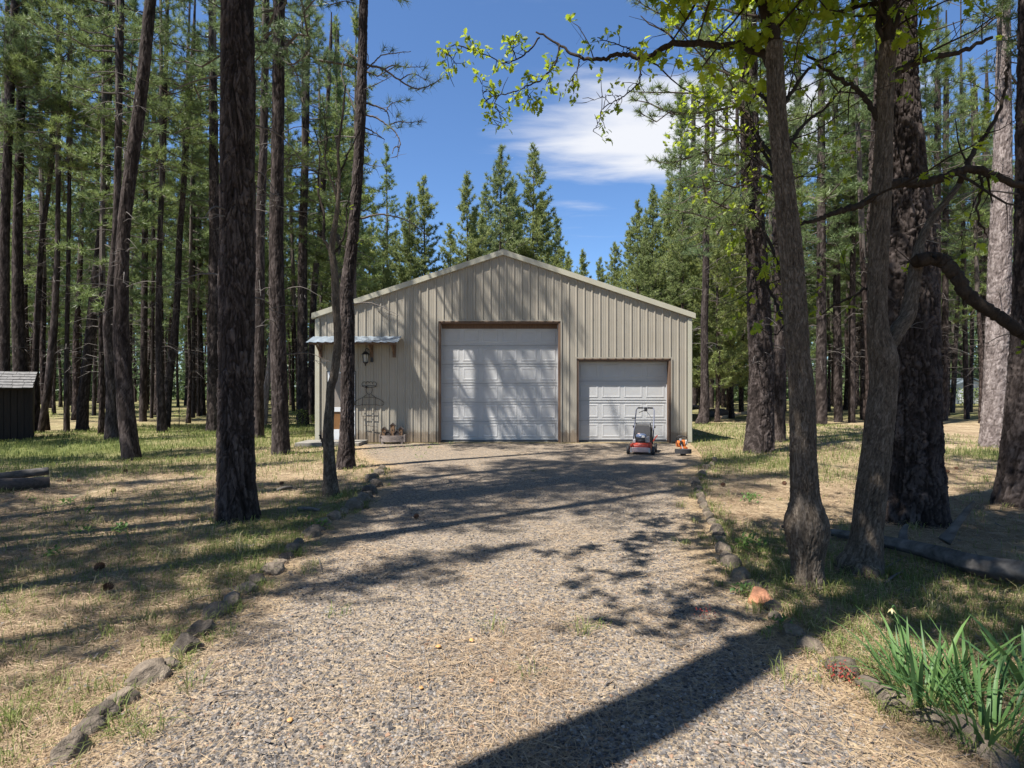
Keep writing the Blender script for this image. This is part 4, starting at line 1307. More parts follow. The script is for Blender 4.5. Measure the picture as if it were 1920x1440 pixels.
def pine_crown_mesh(name, seed, H, Rm, k, nl, nw, needle='needle', whorl=0.5, per=4, top_exp=0.85, low=0.7, twig_gap=0.26, sub=True, skip=0.12, sides=4, bare=0.3, e0=-16):
    rng = np.random.default_rng(seed)
    wood = MB(); tipP = []; tipD = []
    wood.tube([(0, 0, -0.3), (0, 0, H * .5), (0, 0, H - .1)], [0.035 + 0.006 * H, 0.02 + .004 * H, 0.012], 7, True, 1)
    z = 0.0
    while z < H - 0.25:
        t = z / H
        prof = (low + (1 - low) * min(1, t / 0.25)) * (1 - max(0, t - 0.15) / 0.85) ** top_exp
        for b in range(per):
            if rng.random() < skip: continue
            L = max(0.22, Rm * prof * rng.uniform(0.45, 1.15))
            elev = R(e0 + (42 - e0) * t + rng.uniform(-14, 14))
            pine_branch(wood, tipP, tipD, (0, 0, z + rng.uniform(-.2, .2)), rng.uniform(0, 2 * PI), elev, L, 0.008 + 0.011 * L, rng, twig_gap, 0.2, bare if L > .8 else 0.15, sides, sub)
        z += whorl * rng.uniform(0.75, 1.25) * (1 - 0.35 * t)
    tipP.append(np.array([0, 0, H - .1])); tipD.append(np.array([0, 0, 1.0]))
    tipP.append(np.array([0, 0, H - .4])); tipD.append(np.array([0, 0, 1.0]))
    P = np.array(tipP)
    tone = np.clip(0.55 * fbm(P[:, 0] * 0.9 + seed, P[:, 2] * 0.9 + P[:, 1], seed, 2) + 0.45 * rng.random(len(P)), 0, 1)
    needles(wood, P, tipD, k, nl, nw, 0.62, rng, 0, tone)
    return wood.mesh(name, [M[needle], M['twig']], False, 'tone')

def far_trunk_mesh(name, seed, H, r, nd=26, sides=11, bark='far_bark', dead_to=9.0):
    rng = np.random.default_rng(seed)
    zs = np.linspace(-0.25, H, 30)
    bx = 0.10 * np.sin(zs * 0.55 + seed) * np.clip(zs / 4, 0, 1) * np.clip((8 - zs) / 4, 0, 1)
    by = 0.10 * np.cos(zs * 0.47 + seed * 2) * np.clip(zs / 4, 0, 1) * np.clip((8 - zs) / 4, 0, 1)
    rr = r * (1 - zs / H * 0.8) * (1 + 0.5 * np.exp(-np.clip(zs, 0, None) / 0.35))
    rr = np.maximum(rr, 0.02)
    mb = MB()
    V, Q, T = tube_np(np.stack([bx, by, zs], 1), rr, sides)
    nz = vnoise(V[:, 2] * 2.3, np.arctan2(V[:, 1], V[:, 0]) * 2.0, seed) - 0.5
    V[:, :2] *= (1 + 0.14 * nz)[:, None]
    mb.add(V, T, Q)
    for k in range(nd):
        z = rng.uniform(1.8, dead_to)
        az = rng.uniform(0, 2 * PI); L = rng.uniform(0.35, 1.5)
        h = np.array([math.cos(az), math.sin(az), 0])
        p0 = np.array([np.interp(z, zs, bx), np.interp(z, zs, by), z])
        a = p0 + h * L * .5 + np.array([0, 0, L * rng.uniform(-.05, .15)]); b = p0 + h * L + np.array([0, 0, -L * rng.uniform(.0, .4)]) + rng.normal(size=3) * .06
        mb.tube([p0, a, b], [0.013, 0.009, 0.004], 3, False, 1)
        if L > .7:
            e = a + np.array([-h[1], h[0], 0]) * rng.choice([-1, 1]) * L * .4 + h * L * .25 + np.array([0, 0, rng.uniform(-.15, .05)])
            mb.tube([a, e], [0.007, 0.003], 3, False, 1)
    return mb.mesh(name, [M[bark], M['dead_twig']], True)

CROWN = {}
CROWN['near_a'] = pine_crown_mesh('crown', 41, 11.0, 2.1, 32, 0.20, 0.015, whorl=0.55)
CROWN['near_b'] = pine_crown_mesh('crown', 42, 10.0, 2.4, 32, 0.20, 0.015, whorl=0.6)
CROWN['broad'] = pine_crown_mesh('crown', 43, 13.0, 3.5, 38, 0.20, 0.015, whorl=0.58, twig_gap=0.26, low=1.0, skip=0.12)
FAR = []
for q in range(5):
    H = [19, 21, 18, 22, 20][q]; base = [6.2, 7.4, 5.2, 8.4, 6.6][q]
    tr = far_trunk_mesh('trunk', 60 + q, H - 1.5, [0.11, 0.14, 0.10, 0.155, 0.12][q], dead_to=base + 1.5)
    cr = pine_crown_mesh('crown', 70 + q, H - base, [2.1, 2.3, 1.9, 2.4, 2.2][q], 20, 0.23, 0.032, whorl=0.62, per=4, twig_gap=0.30, skip=.2, sub=False, sides=3)
    FAR.append((tr, cr, base))
BARE = far_trunk_mesh('trunk', 66, 18.5, .18, nd=0)
YOUNG = []
for q in range(3):
    tr = far_trunk_mesh('trunk', 80 + q, 14.0, 0.15, nd=6, dead_to=3.5)
    cr = pine_crown_mesh('crown', 90 + q, 13.6, [2.7, 3.0, 2.8][q], 20, 0.23, 0.036, 'young_needle', whorl=0.5, per=5, top_exp=0.72, low=0.85, twig_gap=0.24, sub=False, skip=0.16, sides=3, bare=0.2, e0=8)
    YOUNG.append((tr, cr, 2.4))

def far_pine(x, y, v, s, rz, lean, label, group, cat='pine tree', name='pine_tree', lib=None):
    tr, cr, base = (lib or FAR)[v]
    t = thing(name, label, cat, (x, y, float(hgt(x, y)) - 0.02), rz, group, s)
    t.rotation_euler = (lean[0], lean[1], rz)
    put('trunk', tr, t)
    put('crown', cr, t, (0, 0, base))
    return t

USED = []          # trunk feet already taken : x, y, radius
def named_pine(label, pts, H, crown=None, crown_z=9.0, seed=1, sides=60, dz=0.04, bark='pine_bark', plate=(0.085, 0.26), amp=0.10, D=None, ndead=14, cat='pine tree', name='pine_tree', flare=0.35, fine_to=None, lump=0.05, crown_s=1.0, group=None):
    """pts rows: photo column, photo row, photo width, from the foot up"""
    D = D or base_D(pts[0][1])
    C = []
    for (px, py, w) in pts:
        p = W(px, py, D)
        C.append([p[0], D, p[2], w / FPX * D / 2])
    C = np.array(C)
    gz = float(hgt(C[0][0], D))
    x0 = C[0][0]
    C[:, 2] -= C[0][2]
    C[:, 0] -= x0; C[:, 1] = 0
    foot = C[0].copy(); foot[2] = -0.25
    C = np.concatenate([[foot], C])
    # carry the stem on to its full height
    top = C[-1]; dirx = (C[-1][0] - C[-2][0]) / max(0.3, C[-1][2] - C[-2][2])
    dirx = max(-0.10, min(0.10, dirx))
    cr_obj = None
    ztop = H
    zz = np.linspace(top[2], ztop, 5)[1:]
    for z in zz:
        f = (z - top[2]) / (ztop - top[2])
        C = np.concatenate([C, [[top[0] + dirx * (z - top[2]) * (1 - 0.5 * f), 0, z, max(0.03, top[3] * (1 - 0.85 * f))]]])
    t = thing(name, label, cat, (x0, D, gz), 0, group)
    vis_top = CAM_H + 0.69 * D + 0.3
    mb = bark_trunk(C, seed, sides, dz, fine_to or min(vis_top, H), plate, amp, flare, lump)
    tr = mb.obj('trunk', M[bark], t, smooth=True, attr='bark')
    rng = np.random.default_rng(seed)
    axis = lambda z: np.array([np.interp(z, C[:, 2], C[:, 0]), 0, z])
    if ndead:
        dm = MB()
        for k in range(ndead):
            z = rng.uniform(2.2, max(4.0, min(vis_top + 1, crown_z + 1.5)))
            az = rng.uniform(0, 2 * PI); L = rng.uniform(0.3, 1.3)
            h = np.array([math.cos(az), math.sin(az), 0]); p0 = axis(z)
            a = p0 + h * L * .55 + np.array([0, 0, L * rng.uniform(-.05, .12)]); b = p0 + h * L + np.array([0, 0, -L * rng.uniform(.0, .4)]) + rng.normal(size=3) * .07
            dm.tube(spline([p0, a, b], 7), np.linspace(0.014, 0.004, 7), 4, False)
            for q in range(3):
                f = rng.uniform(.4, .9); m = p0 + (b - p0) * f
                e = m + np.array([-h[1], h[0], 0]) * rng.choice([-1, 1]) * L * .3 + h * L * .15 + np.array([0, 0, rng.uniform(-.2, .08)])
                dm.tube([m, (m + e) / 2 + rng.normal(size=3) * .02, e], [0.006, 0.005, 0.002], 3, False)
        tag(dm.obj('dead_twigs', M['dead_twig'], t), kind='stuff')
    if crown:
        c = put('crown', CROWN[crown], t, tuple(axis(crown_z)))
        c.rotation_euler = (0, math.atan(dirx * .6), rng.uniform(0, 6))
        if crown_s != 1.0: c.scale = (crown_s,) * 3
    USED.append((x0, D, 0.8))
    return t, axis

# ---- left side, near to far
named_pine('thick dark pine trunk nearest the drive on the left, with the widest foot', [(446, 976, 74), (445, 930, 66), (443, 850, 62), (442, 700, 58), (444, 550, 60), (445, 440, 58), (446, 200, 57), (446, 80, 55)],
           21, 'near_a', 9.5, seed=3, sides=170, dz=0.016, plate=(0.06, 0.20), amp=0.15, ndead=8)
named_pine('straight slim dark pine between the thick left trunk and the garage', [(527, 852, 32), (525, 760, 29), (520, 600, 27), (518, 440, 25), (520, 300, 22), (523, 80, 20)], 22, 'broad', 9.6, seed=5, sides=70, ndead=18, crown_s=.95)
t3, ax3 = named_pine('curved pine with pale sunlit bark rising in front of the narrow white door', [(648, 878, 33), (651, 800, 26), (652, 700, 24), (650, 600, 29), (649, 560, 25), (655, 500, 22), (662, 440, 20), (672, 300, 18), (677, 200, 17), (680, 80, 16)],
           17, 'near_b', 9.8, seed=7, sides=110, dz=0.022, plate=(0.06, 0.14), amp=0.16, ndead=6, crown_s=.8, lump=.09)
named_pine('pine leaning left then right, second big trunk from the left stones', [(247, 857, 31), (240, 800, 28), (231, 680, 27), (227, 600, 25), (231, 440, 21), (247, 300, 21), (262, 190, 20), (274, 80, 19)], 23, 'near_a', 15.8, seed=9, sides=70, ndead=26, crown_s=.95)
named_pine('short-looking dark trunk just left of the leaning pine', [(209, 826, 23), (209, 740, 17), (203, 650, 14), (202, 600, 14), (212, 500, 13), (219, 400, 12), (222, 250, 11), (226, 80, 10)], 20, 'near_b', 10, seed=10, sides=40, dz=.06, ndead=18)
named_pine('pine curving to the right between the shed and the leaning pine', [(154, 807, 20), (158, 730, 17), (170, 620, 16), (180, 520, 15), (189, 440, 13), (200, 330, 11), (206, 80, 8)], 19, 'near_a', 10, seed=12, sides=40, dz=.06, ndead=20)
named_pine('pine with a straight stem, left of a closely paired slanting one', [(304, 811, 17), (300, 700, 12), (297, 600, 11), (300, 440, 9), (306, 300, 8), (312, 80, 7)], 19, 'near_b', 9, seed=13, sides=36, dz=.07, ndead=18)
named_pine('slanting pine paired with a straight stem left of the thick trunk', [(310, 801, 16), (318, 700, 13), (326, 640, 13), (332, 560, 11), (337, 440, 10), (349, 290, 8), (362, 80, 6)], 19, 'near_a', 9.5, seed=14, sides=36, dz=.07, ndead=18)
named_pine('pine with pale sunlit left side half hidden behind the thick trunk', [(401, 808, 26), (402, 700, 24), (402, 560, 21), (402, 440, 18), (400, 200, 14), (398, 80, 12)], 22, 'near_b', 11, seed=15, sides=48, dz=.06, bark='pine_bark', ndead=20)
named_pine('dark pine rising at the photo edge behind the shed', [(8, 815, 20), (8, 700, 17), (9, 440, 15), (16, 250, 13), (24, 80, 12)], 21, 'near_a', 9.5, seed=16, sides=44, dz=.06, ndead=24, D=19.8)
named_pine('dark pine rising just behind the shed roof', [(40, 818, 24), (38, 700, 22), (34, 600, 19), (33, 440, 15), (38, 250, 12), (44, 80, 10)], 20, 'near_b', 10, seed=17, sides=44, dz=.06, ndead=24, D=20.4)
named_pine('thin pine slanting right above the shed corner', [(70, 815, 13), (66, 700, 11), (72, 560, 9), (80, 440, 8), (94, 330, 7), (112, 80, 6)], 18, 'near_a', 10, seed=18, sides=24, dz=.09, ndead=12, D=20.9)
named_pine('slanting pine crossing in front of a straight one right of the shed', [(76, 812, 11), (88, 740, 12), (97, 660, 13), (102, 600, 11), (106, 520, 10), (108, 440, 8), (112, 80, 5)], 18, 'near_b', 9.5, seed=19, sides=30, dz=.08, ndead=20)
named_pine('straight slim pine right of the slanting pair by the shed', [(125, 811, 10), (125, 700, 8), (126, 600, 7), (129, 440, 6.5), (132, 80, 5)], 18, 'near_a', 10, seed=20, sides=24, dz=.09, ndead=24)
named_pine('brown pine close to the right of the thick left trunk', [(485, 845, 20), (485, 750, 18), (487, 600, 17), (488, 440, 16), (494, 300, 14), (498, 80, 12)], 21, 'near_a', 10.5, seed=21, sides=44, dz=.06, ndead=20, D=18.2)
named_pine('thin pale pine slanting beside the straight slim one', [(494, 802, 12), (499, 740, 11), (506, 670, 9), (512, 560, 8), (518, 80, 5)], 16, 'near_b', 9, seed=22, sides=24, dz=.09, bark='grey_bark', ndead=10)
named_pine('dark pine left of the garage corner, darker of the two there', [(568, 797, 21), (567, 700, 19), (567, 600, 18), (568, 440, 15), (572, 300, 13), (576, 80, 10)], 22, 'near_a', 10, seed=23, sides=40, dz=.07, ndead=26)
named_pine('pine slanting right beside the garage corner', [(582, 790, 14), (584, 680, 12), (588, 560, 11), (596, 470, 11), (603, 400, 9), (612, 250, 8), (620, 80, 6)], 20, 'near_b', 10, seed=24, sides=34, dz=.07, ndead=22)
named_pine('slender pine behind the thin oak, its foot hidden by the garage', [(636, 800, 11), (635, 560, 10), (634, 300, 9), (632, 80, 7)], 19, 'near_a', 9, seed=25, sides=24, dz=.09, ndead=18, D=31)

# ---- right side
named_pine('pine with deeply plated bark right of the garage, nearest to it', [(1424, 850, 50), (1426, 780, 45), (1428, 700, 42), (1424, 600, 41), (1420, 500, 37), (1414, 420, 35), (1407, 300, 32), (1404, 80, 27)],
           22, 'broad', 6.0, seed=31, sides=120, dz=0.024, plate=(0.075, 0.18), amp=0.13, ndead=22)
named_pine('slimmer dark pine just behind the plated pine right of the garage', [(1460, 828, 24), (1461, 740, 21), (1462, 600, 20), (1458, 440, 18), (1452, 80, 14)], 21, 'near_a', 8.5, seed=32, sides=50, dz=.05, ndead=20)
named_pine('huge dark pine trunk behind the forked oak', [(1708, 974, 112), (1708, 930, 104), (1706, 860, 101), (1702, 760, 104), (1694, 640, 107), (1688, 440, 104), (1682, 300, 86), (1680, 80, 62)],
           23, 'broad', 8.5, seed=33, sides=200, dz=0.016, plate=(0.065, 0.14), amp=0.12, ndead=10)
named_pine('tall pale grey sunlit pine trunk near the right edge', [(1866, 838, 46), (1868, 770, 43), (1870, 700, 40), (1873, 560, 36), (1876, 440, 33), (1880, 280, 27), (1882, 80, 20)],
           23, 'near_b', 10.5, seed=34, sides=90, dz=0.03, bark='grey_bark', plate=(0.07, 0.14), amp=0.11, ndead=24)
named_pine('dark pine trunk cut by the right edge of the photo', [(1918, 946, 84), (1925, 860, 76), (1936, 700, 70), (1942, 560, 68), (1944, 440, 64), (1944, 200, 56), (1944, 80, 52)],
           22, 'broad', 8.0, seed=35, sides=130, dz=0.024, plate=(0.07, 0.16), amp=0.12, ndead=6)
named_pine('pine with a bent foot standing in the clearing right of the garage', [(1316, 797, 24), (1321, 770, 18), (1321, 700, 14), (1321, 600, 13), (1323, 530, 12), (1325, 400, 10), (1327, 80, 7)], 19, 'near_b', 8.0, seed=36, sides=50, dz=.05, ndead=20, plate=(.06, .2))
far_named = [
    ((1540, 795, 20), 1540, 12, 'far trunk standing just right of the burled oak'), ((1572, 790, 15), 1566, 10, 'pale far trunk, second to the right of the burled oak'),
    ((1597, 792, 12), 1600, 8, 'slim far trunk left of the forked oak'), ((1618, 785, 11), 1622, 8, 'thin far trunk close to the left of the forked oak'),
    ((1757, 795, 13), 1758, 10, 'dark slim trunk right of the huge pine'), ((1771, 790, 11), 1774, 9, 'second slim trunk right of the huge pine'),
    ((1786, 774, 8), 1808, 5, 'thin pale trunk slanting right near the white outbuilding'), ((1813, 786, 9), 1803, 6, 'thin dark trunk in front of the white outbuilding'),
    ((1820, 772, 7), 1828, 5, 'thin bent trunk in front of the white outbuilding'), ((1846, 780, 13), 1828, 9, 'dark slanting trunk left of the pale grey pine'),
    ((1847, 781, 10), 1850, 8, 'dark upright trunk close behind the slanting one by the pale grey pine'), ((1390, 768, 9), 1382, 6, 'slim slanting trunk left of the plated pine'),
    ((1366, 772, 8), 1362, 6, 'slim trunk behind the split logs'), ((1334, 766, 9), 1338, 7, 'dark trunk behind the bent-footed pine'), ((1302, 768, 10), 1300, 8, 'dark trunk close to the garage corner on the right'),
    ((1497, 790, 14), 1497, 11, 'trunk hidden in part behind the burled oak'), ((176, 778, 7), 186, 4, 'thin slanting far trunk left of the leaning pine'), ((268, 790, 13), 274, 8, 'dark trunk right of the leaning pine'),
    ((362, 782, 7), 364, 5, 'slim dark trunk left of the thick trunk'), ((372, 780, 6), 374, 5, 'slender dark trunk left of the thick trunk, nearer to it'), ((284, 784, 6), 290, 5, 'thin far trunk between the leaning pine and the paired pines')]
for k, (b, tx, tw, lab) in enumerate(far_named):
    named_pine(lab, [b, ((b[0] + tx) / 2, (b[1] + 300) / 2, (b[2] + tw) / 2), (tx, 200, tw)], 19 + (k % 4), ('near_a', 'near_b')[k % 2], 7.0 + (k % 3), seed=140 + k, sides=22, dz=.10, ndead=24, plate=(.07, .22), crown_s=1.0)

# explicit limbs of the curved pine (t3), seen against the sky
def build_t3_limbs():
    D = t3.location.y
    rng = np.random.default_rng(77)
    limbs = [
        ([(682, 120), (700, 124), (720, 130), (745, 148), (775, 165), (800, 163), (828, 147)], 2.6, [(828, 147), (812, 158), (798, 165), (786, 168), (772, 165)], .5),
        ([(676, 140), (700, 118), (716, 104), (740, 100), (770, 97)], 1.6, [(738, 92), (722, 88)], .3),
        ([(720, 130), (738, 122), (764, 126), (795, 125)], 1.4, [(764, 122), (797, 124), (748, 124)], -.3),
        ([(748, 150), (775, 138), (800, 152)], 1.2, [(802, 142), (780, 140), (770, 150)], -.2),
        ([(682, 192), (702, 198), (720, 205), (728, 215), (731, 234)], 2.0, [(733, 236)], .2),
        ([(724, 208), (732, 196), (748, 190), (770, 186)], 1.2, [(732, 190), (752, 190), (768, 188), (750, 214)], .2),
        ([(731, 234), (748, 228), (770, 230), (792, 226)], 1.3, [(756, 226), (772, 230), (790, 226), (752, 236)], .1),
        ([(681, 215), (704, 220), (726, 235), (743, 250), (750, 268), (748, 276), (740, 276), (736, 288)], 1.8, [(726, 240)], -.3),
        ([(750, 272), (744, 292), (732, 296)], 1.0, [], -.3),
        ([(681, 238), (700, 247), (716, 258), (722, 262)], 1.5, [], .2), ([(681, 248), (698, 252), (720, 260)], 1.2, [], .4),
        ([(680, 268), (688, 280), (693, 290)], 1.0, [], 0),
        ([(679, 306), (700, 311), (722, 312)], 1.0, [(690, 303)], 0),
        ([(676, 410), (695, 405), (713, 402), (735, 405), (762, 413), (788, 430), (806, 447)], 2.2, [], -.4),
        ([(664, 448), (655, 440), (645, 470)], 1.4, [], .2),
        ([(672, 112), (660, 104), (648, 94), (638, 84)], 2.0, [(640, 88), (650, 80)], .3),
        ([(668, 210), (655, 180), (640, 140), (648, 108), (660, 92)], 1.6, [(652, 150)], .4),
        ([(672, 240), (660, 262), (650, 300)], 1.3, [], .2)]
    for path, w, tips, dd in limbs:
        n = len(path)
        pts = [W(px, py, D + dd * k / n) - np.array(t3.location) for k, (px, py) in enumerate(path)]
        mb = MB()
        sp = spline(pts, 6 * n)
        sp += rng.normal(size=sp.shape) * 0.004
        r = w / FPX * D
        mb.tube(sp, np.linspace(r, r * .35, len(sp)), 6, True, 1)
        for q in range(4):
            i = rng.integers(3, len(sp) - 1)
            e = sp[i] + rng.normal(size=3) * 0.10
            mb.tube([sp[i], (sp[i] + e) / 2 + rng.normal(size=3) * .02, e], [.006, .004, .002], 3, False, 1)
        if tips:
            P = np.array([W(a, b, D + dd * .8) for a, b in tips]) - np.array(t3.location)
            Dv = np.array([unit([0.5, rng.normal() * .4, 0.55]) for _ in tips])
            needles(mb, P, Dv, 34, 0.17, 0.009, 0.62, rng, 0)
            for p in P:
                q = sp[np.argmin(np.linalg.norm(sp - p, axis=1))]
                mb.tube([q, p], [.006, .004], 3, False, 1)
        b = mb.obj('limb', [M['needle'], M['twig']], t3, attr='tone')
build_t3_limbs()

# ------------------------------------------------------------------ oaks
def leaf_template():
    """a young lobed oak leaf in the xy plane, stalk at the origin, length 1 along +x"""
    half = [(0.0, 0.02), (0.18, 0.08), (0.26, 0.24), (0.36, 0.12), (0.48, 0.36), (0.60, 0.17), (0.74, 0.34), (0.82, 0.16), (0.95, 0.14), (1.0, 0.0)]
    V = [(x, 0, 0) for x in (0.0, 0.22, 0.42, 0.6, 0.8, 1.0)]
    mid = [0, 1, 1, 2, 2, 3, 4, 4, 5, 5]
    T = []
    for sg in (1, -1):
        b = len(V)
        V += [(x, sg * y, abs(y) * 0.35 - 0.12 * x * x) for x, y in half]
        for k in range(len(half) - 1):
            T.append((mid[k], b + k, b + k + 1) if sg > 0 else (mid[k], b + k + 1, b + k))
            if mid[k] != mid[k + 1]:
                T.append((mid[k], b + k + 1, mid[k + 1]) if sg > 0 else (mid[k], mid[k + 1], b + k + 1))
    V = np.array(V, float)
    V[:6, 2] = -0.12 * V[:6, 0] ** 2
    return V, np.array(T)
LV, LT = leaf_template()

def oak_leaves(mb, P, Dr, n_each, size, rng, mat=0):
    P = np.asarray(P, float).reshape(-1, 3); Dr = np.asarray(Dr, float).reshape(-1, 3)
    if len(P) == 0: return
    tone = np.repeat(rng.random(len(P)), n_each)
    P = np.repeat(P, n_each, 0); Dr = np.repeat(Dr, n_each, 0)
    m = len(P)
    d = Dr * 0.5 + rng.normal(size=(m, 3)) * 0.6 + np.array([0, 0, -0.25])
    d /= np.linalg.norm(d, axis=1, keepdims=True)
    up = rng.normal(size=(m, 3)) * 0.5 + np.array([0, 0, 1.0])
    s = np.cross(up, d); s /= np.linalg.norm(s, axis=1, keepdims=True) + 1e-9
    u = np.cross(d, s)
    L = size * (0.55 + 0.7 * rng.random(m))
    b = P + rng.normal(size=(m, 3)) * 0.018
    V = b[:, None, :] + (LV[None, :, 0:1] * d[:, None, :] + LV[None, :, 1:2] * s[:, None, :] + LV[None, :, 2:3] * u[:, None, :]) * L[:, None, None]
    T = (np.arange(m)[:, None, None] * len(LV) + LT[None]).reshape(-1, 3)
    mb.add(V.reshape(-1, 3), T, None, mat, np.repeat(tone, len(LV)))

def oak_grow(mb, tips, p, d, L, r, lev, rng, mat=1, leafy=True, up=0.12):
    """one crooked limb and its side limbs"""
    n = max(4, int(L / 0.14))
    pts = [np.array(p, float)]
    d = unit(d)
    for k in range(n):
        d = unit(d + rng.normal(size=3) * 0.20 + np.array([0, 0, up * 0.3]))
        pts.append(pts[-1] + d * L / n)
    rr = np.linspace(r, r * 0.42, len(pts))
    mb.tube(pts, rr, 7 if r > .02 else (5 if r > .008 else 3), False, mat)
    if lev == 0:
        tips.append((pts[-1], d))
        if L > .3 and rng.random() < .6: tips.append((pts[len(pts) // 2], unit(d + rng.normal(size=3) * .6)))
        return
    nb = max(2, int(L / 0.30)) if lev > 1 else max(2, int(L / 0.2))
    for b in range(nb):
        f = 0.25 + 0.75 * (b + rng.random()) / nb
        i = min(len(pts) - 1, int(f * (len(pts) - 1)))
        sd = unit(d + rng.normal(size=3) * 0.95 + np.array([0, 0, .1]))
        oak_grow(mb, tips, pts[i], sd, L * rng.uniform(0.34, 0.55), rr[i] * 0.55, lev - 1, rng, mat, leafy, up)
    tips.append((pts[-1], d))

def oak_obj(t, name, mb, tips, rng, n_each=5, size=0.085, frac=1.0):
    w = mb.obj(name, [M['oak_leaf'], M['oak_bark']], t, smooth=True, attr='bark') if False else None
    return w

def oak_limb(t, name, start_pts, r0, r1, rng, levs, leaves, size=0.085, n_each=5, density=1.0, hang=0.0):
    """a modelled limb along start_pts (world) with grown side limbs, leaves as a child mesh of the limb"""
    o0 = np.array(t.location)
    sp = spline(start_pts, max(10, 7 * len(start_pts))) - o0
    sp[1:-1] += rng.normal(size=sp[1:-1].shape) * 0.006
    rr = np.linspace(r0, r1, len(sp))
    mb = MB(); mb.tube(sp, rr, 10, True, 0)
    tips = []
    Ltot = np.sum(np.linalg.norm(np.diff(sp, axis=0), axis=1))
    nb = int(Ltot / 0.26 * density)
    for b in range(nb):
        f = 0.15 + 0.85 * (b + rng.random()) / max(1, nb)
        i = min(len(sp) - 2, int(f * (len(sp) - 1)))
        d = unit(unit(sp[i + 1] - sp[i]) * 0.7 + rng.normal(size=3) * 0.8 + np.array([0, 0, -hang]))
        oak_grow(mb, tips, sp[i], d, rng.uniform(0.35, 0.8) * (1.25 - .6 * f), max(.004, rr[i] * 0.4), levs, rng, 0)
    tips.append((sp[-1], unit(sp[-1] - sp[-2])))
    limb = mb.obj(name, M['oak_bark'], t, smooth=True)
    if leaves > 0:
        sel = [q for q in tips if rng.random() < leaves]
        if not sel: return limb
        lm = MB()
        oak_leaves(lm, [q[0] for q in sel], [q[1] for q in sel], n_each, size, rng)
        tag(lm.obj('leaves', M['oak_leaf'], limb, attr='tone'), kind='stuff')
    return limb

def oak_trunk(label, pts, top_pts, seed, sides, dz, D, plate, amp, lump, flare):
    C = []
    for (px, py, w) in pts:
        p = W(px, py, D); C.append([p[0], D, p[2], w / FPX * D / 2])
    C = np.array(C)
    gz = float(hgt(C[0][0], D)); x0 = C[0][0]
    C[:, 2] -= C[0][2]; C[:, 0] -= x0; C[:, 1] = 0
    foot = C[0].copy(); foot[2] = -0.2
    C = np.concatenate([[foot], C])
    if top_pts:
        C = np.concatenate([C, np.array(top_pts, float)])
    t = thing('oak_tree', label, 'oak tree', (x0, D, gz))
    mb = bark_trunk(C, seed, sides, dz, 7.0, plate, amp, flare, lump, 0.3, 0.12)
    mb.obj('trunk', M['oak_bark'], t, smooth=True, attr='bark')
    USED.append((x0, D, 0.6))
    return t

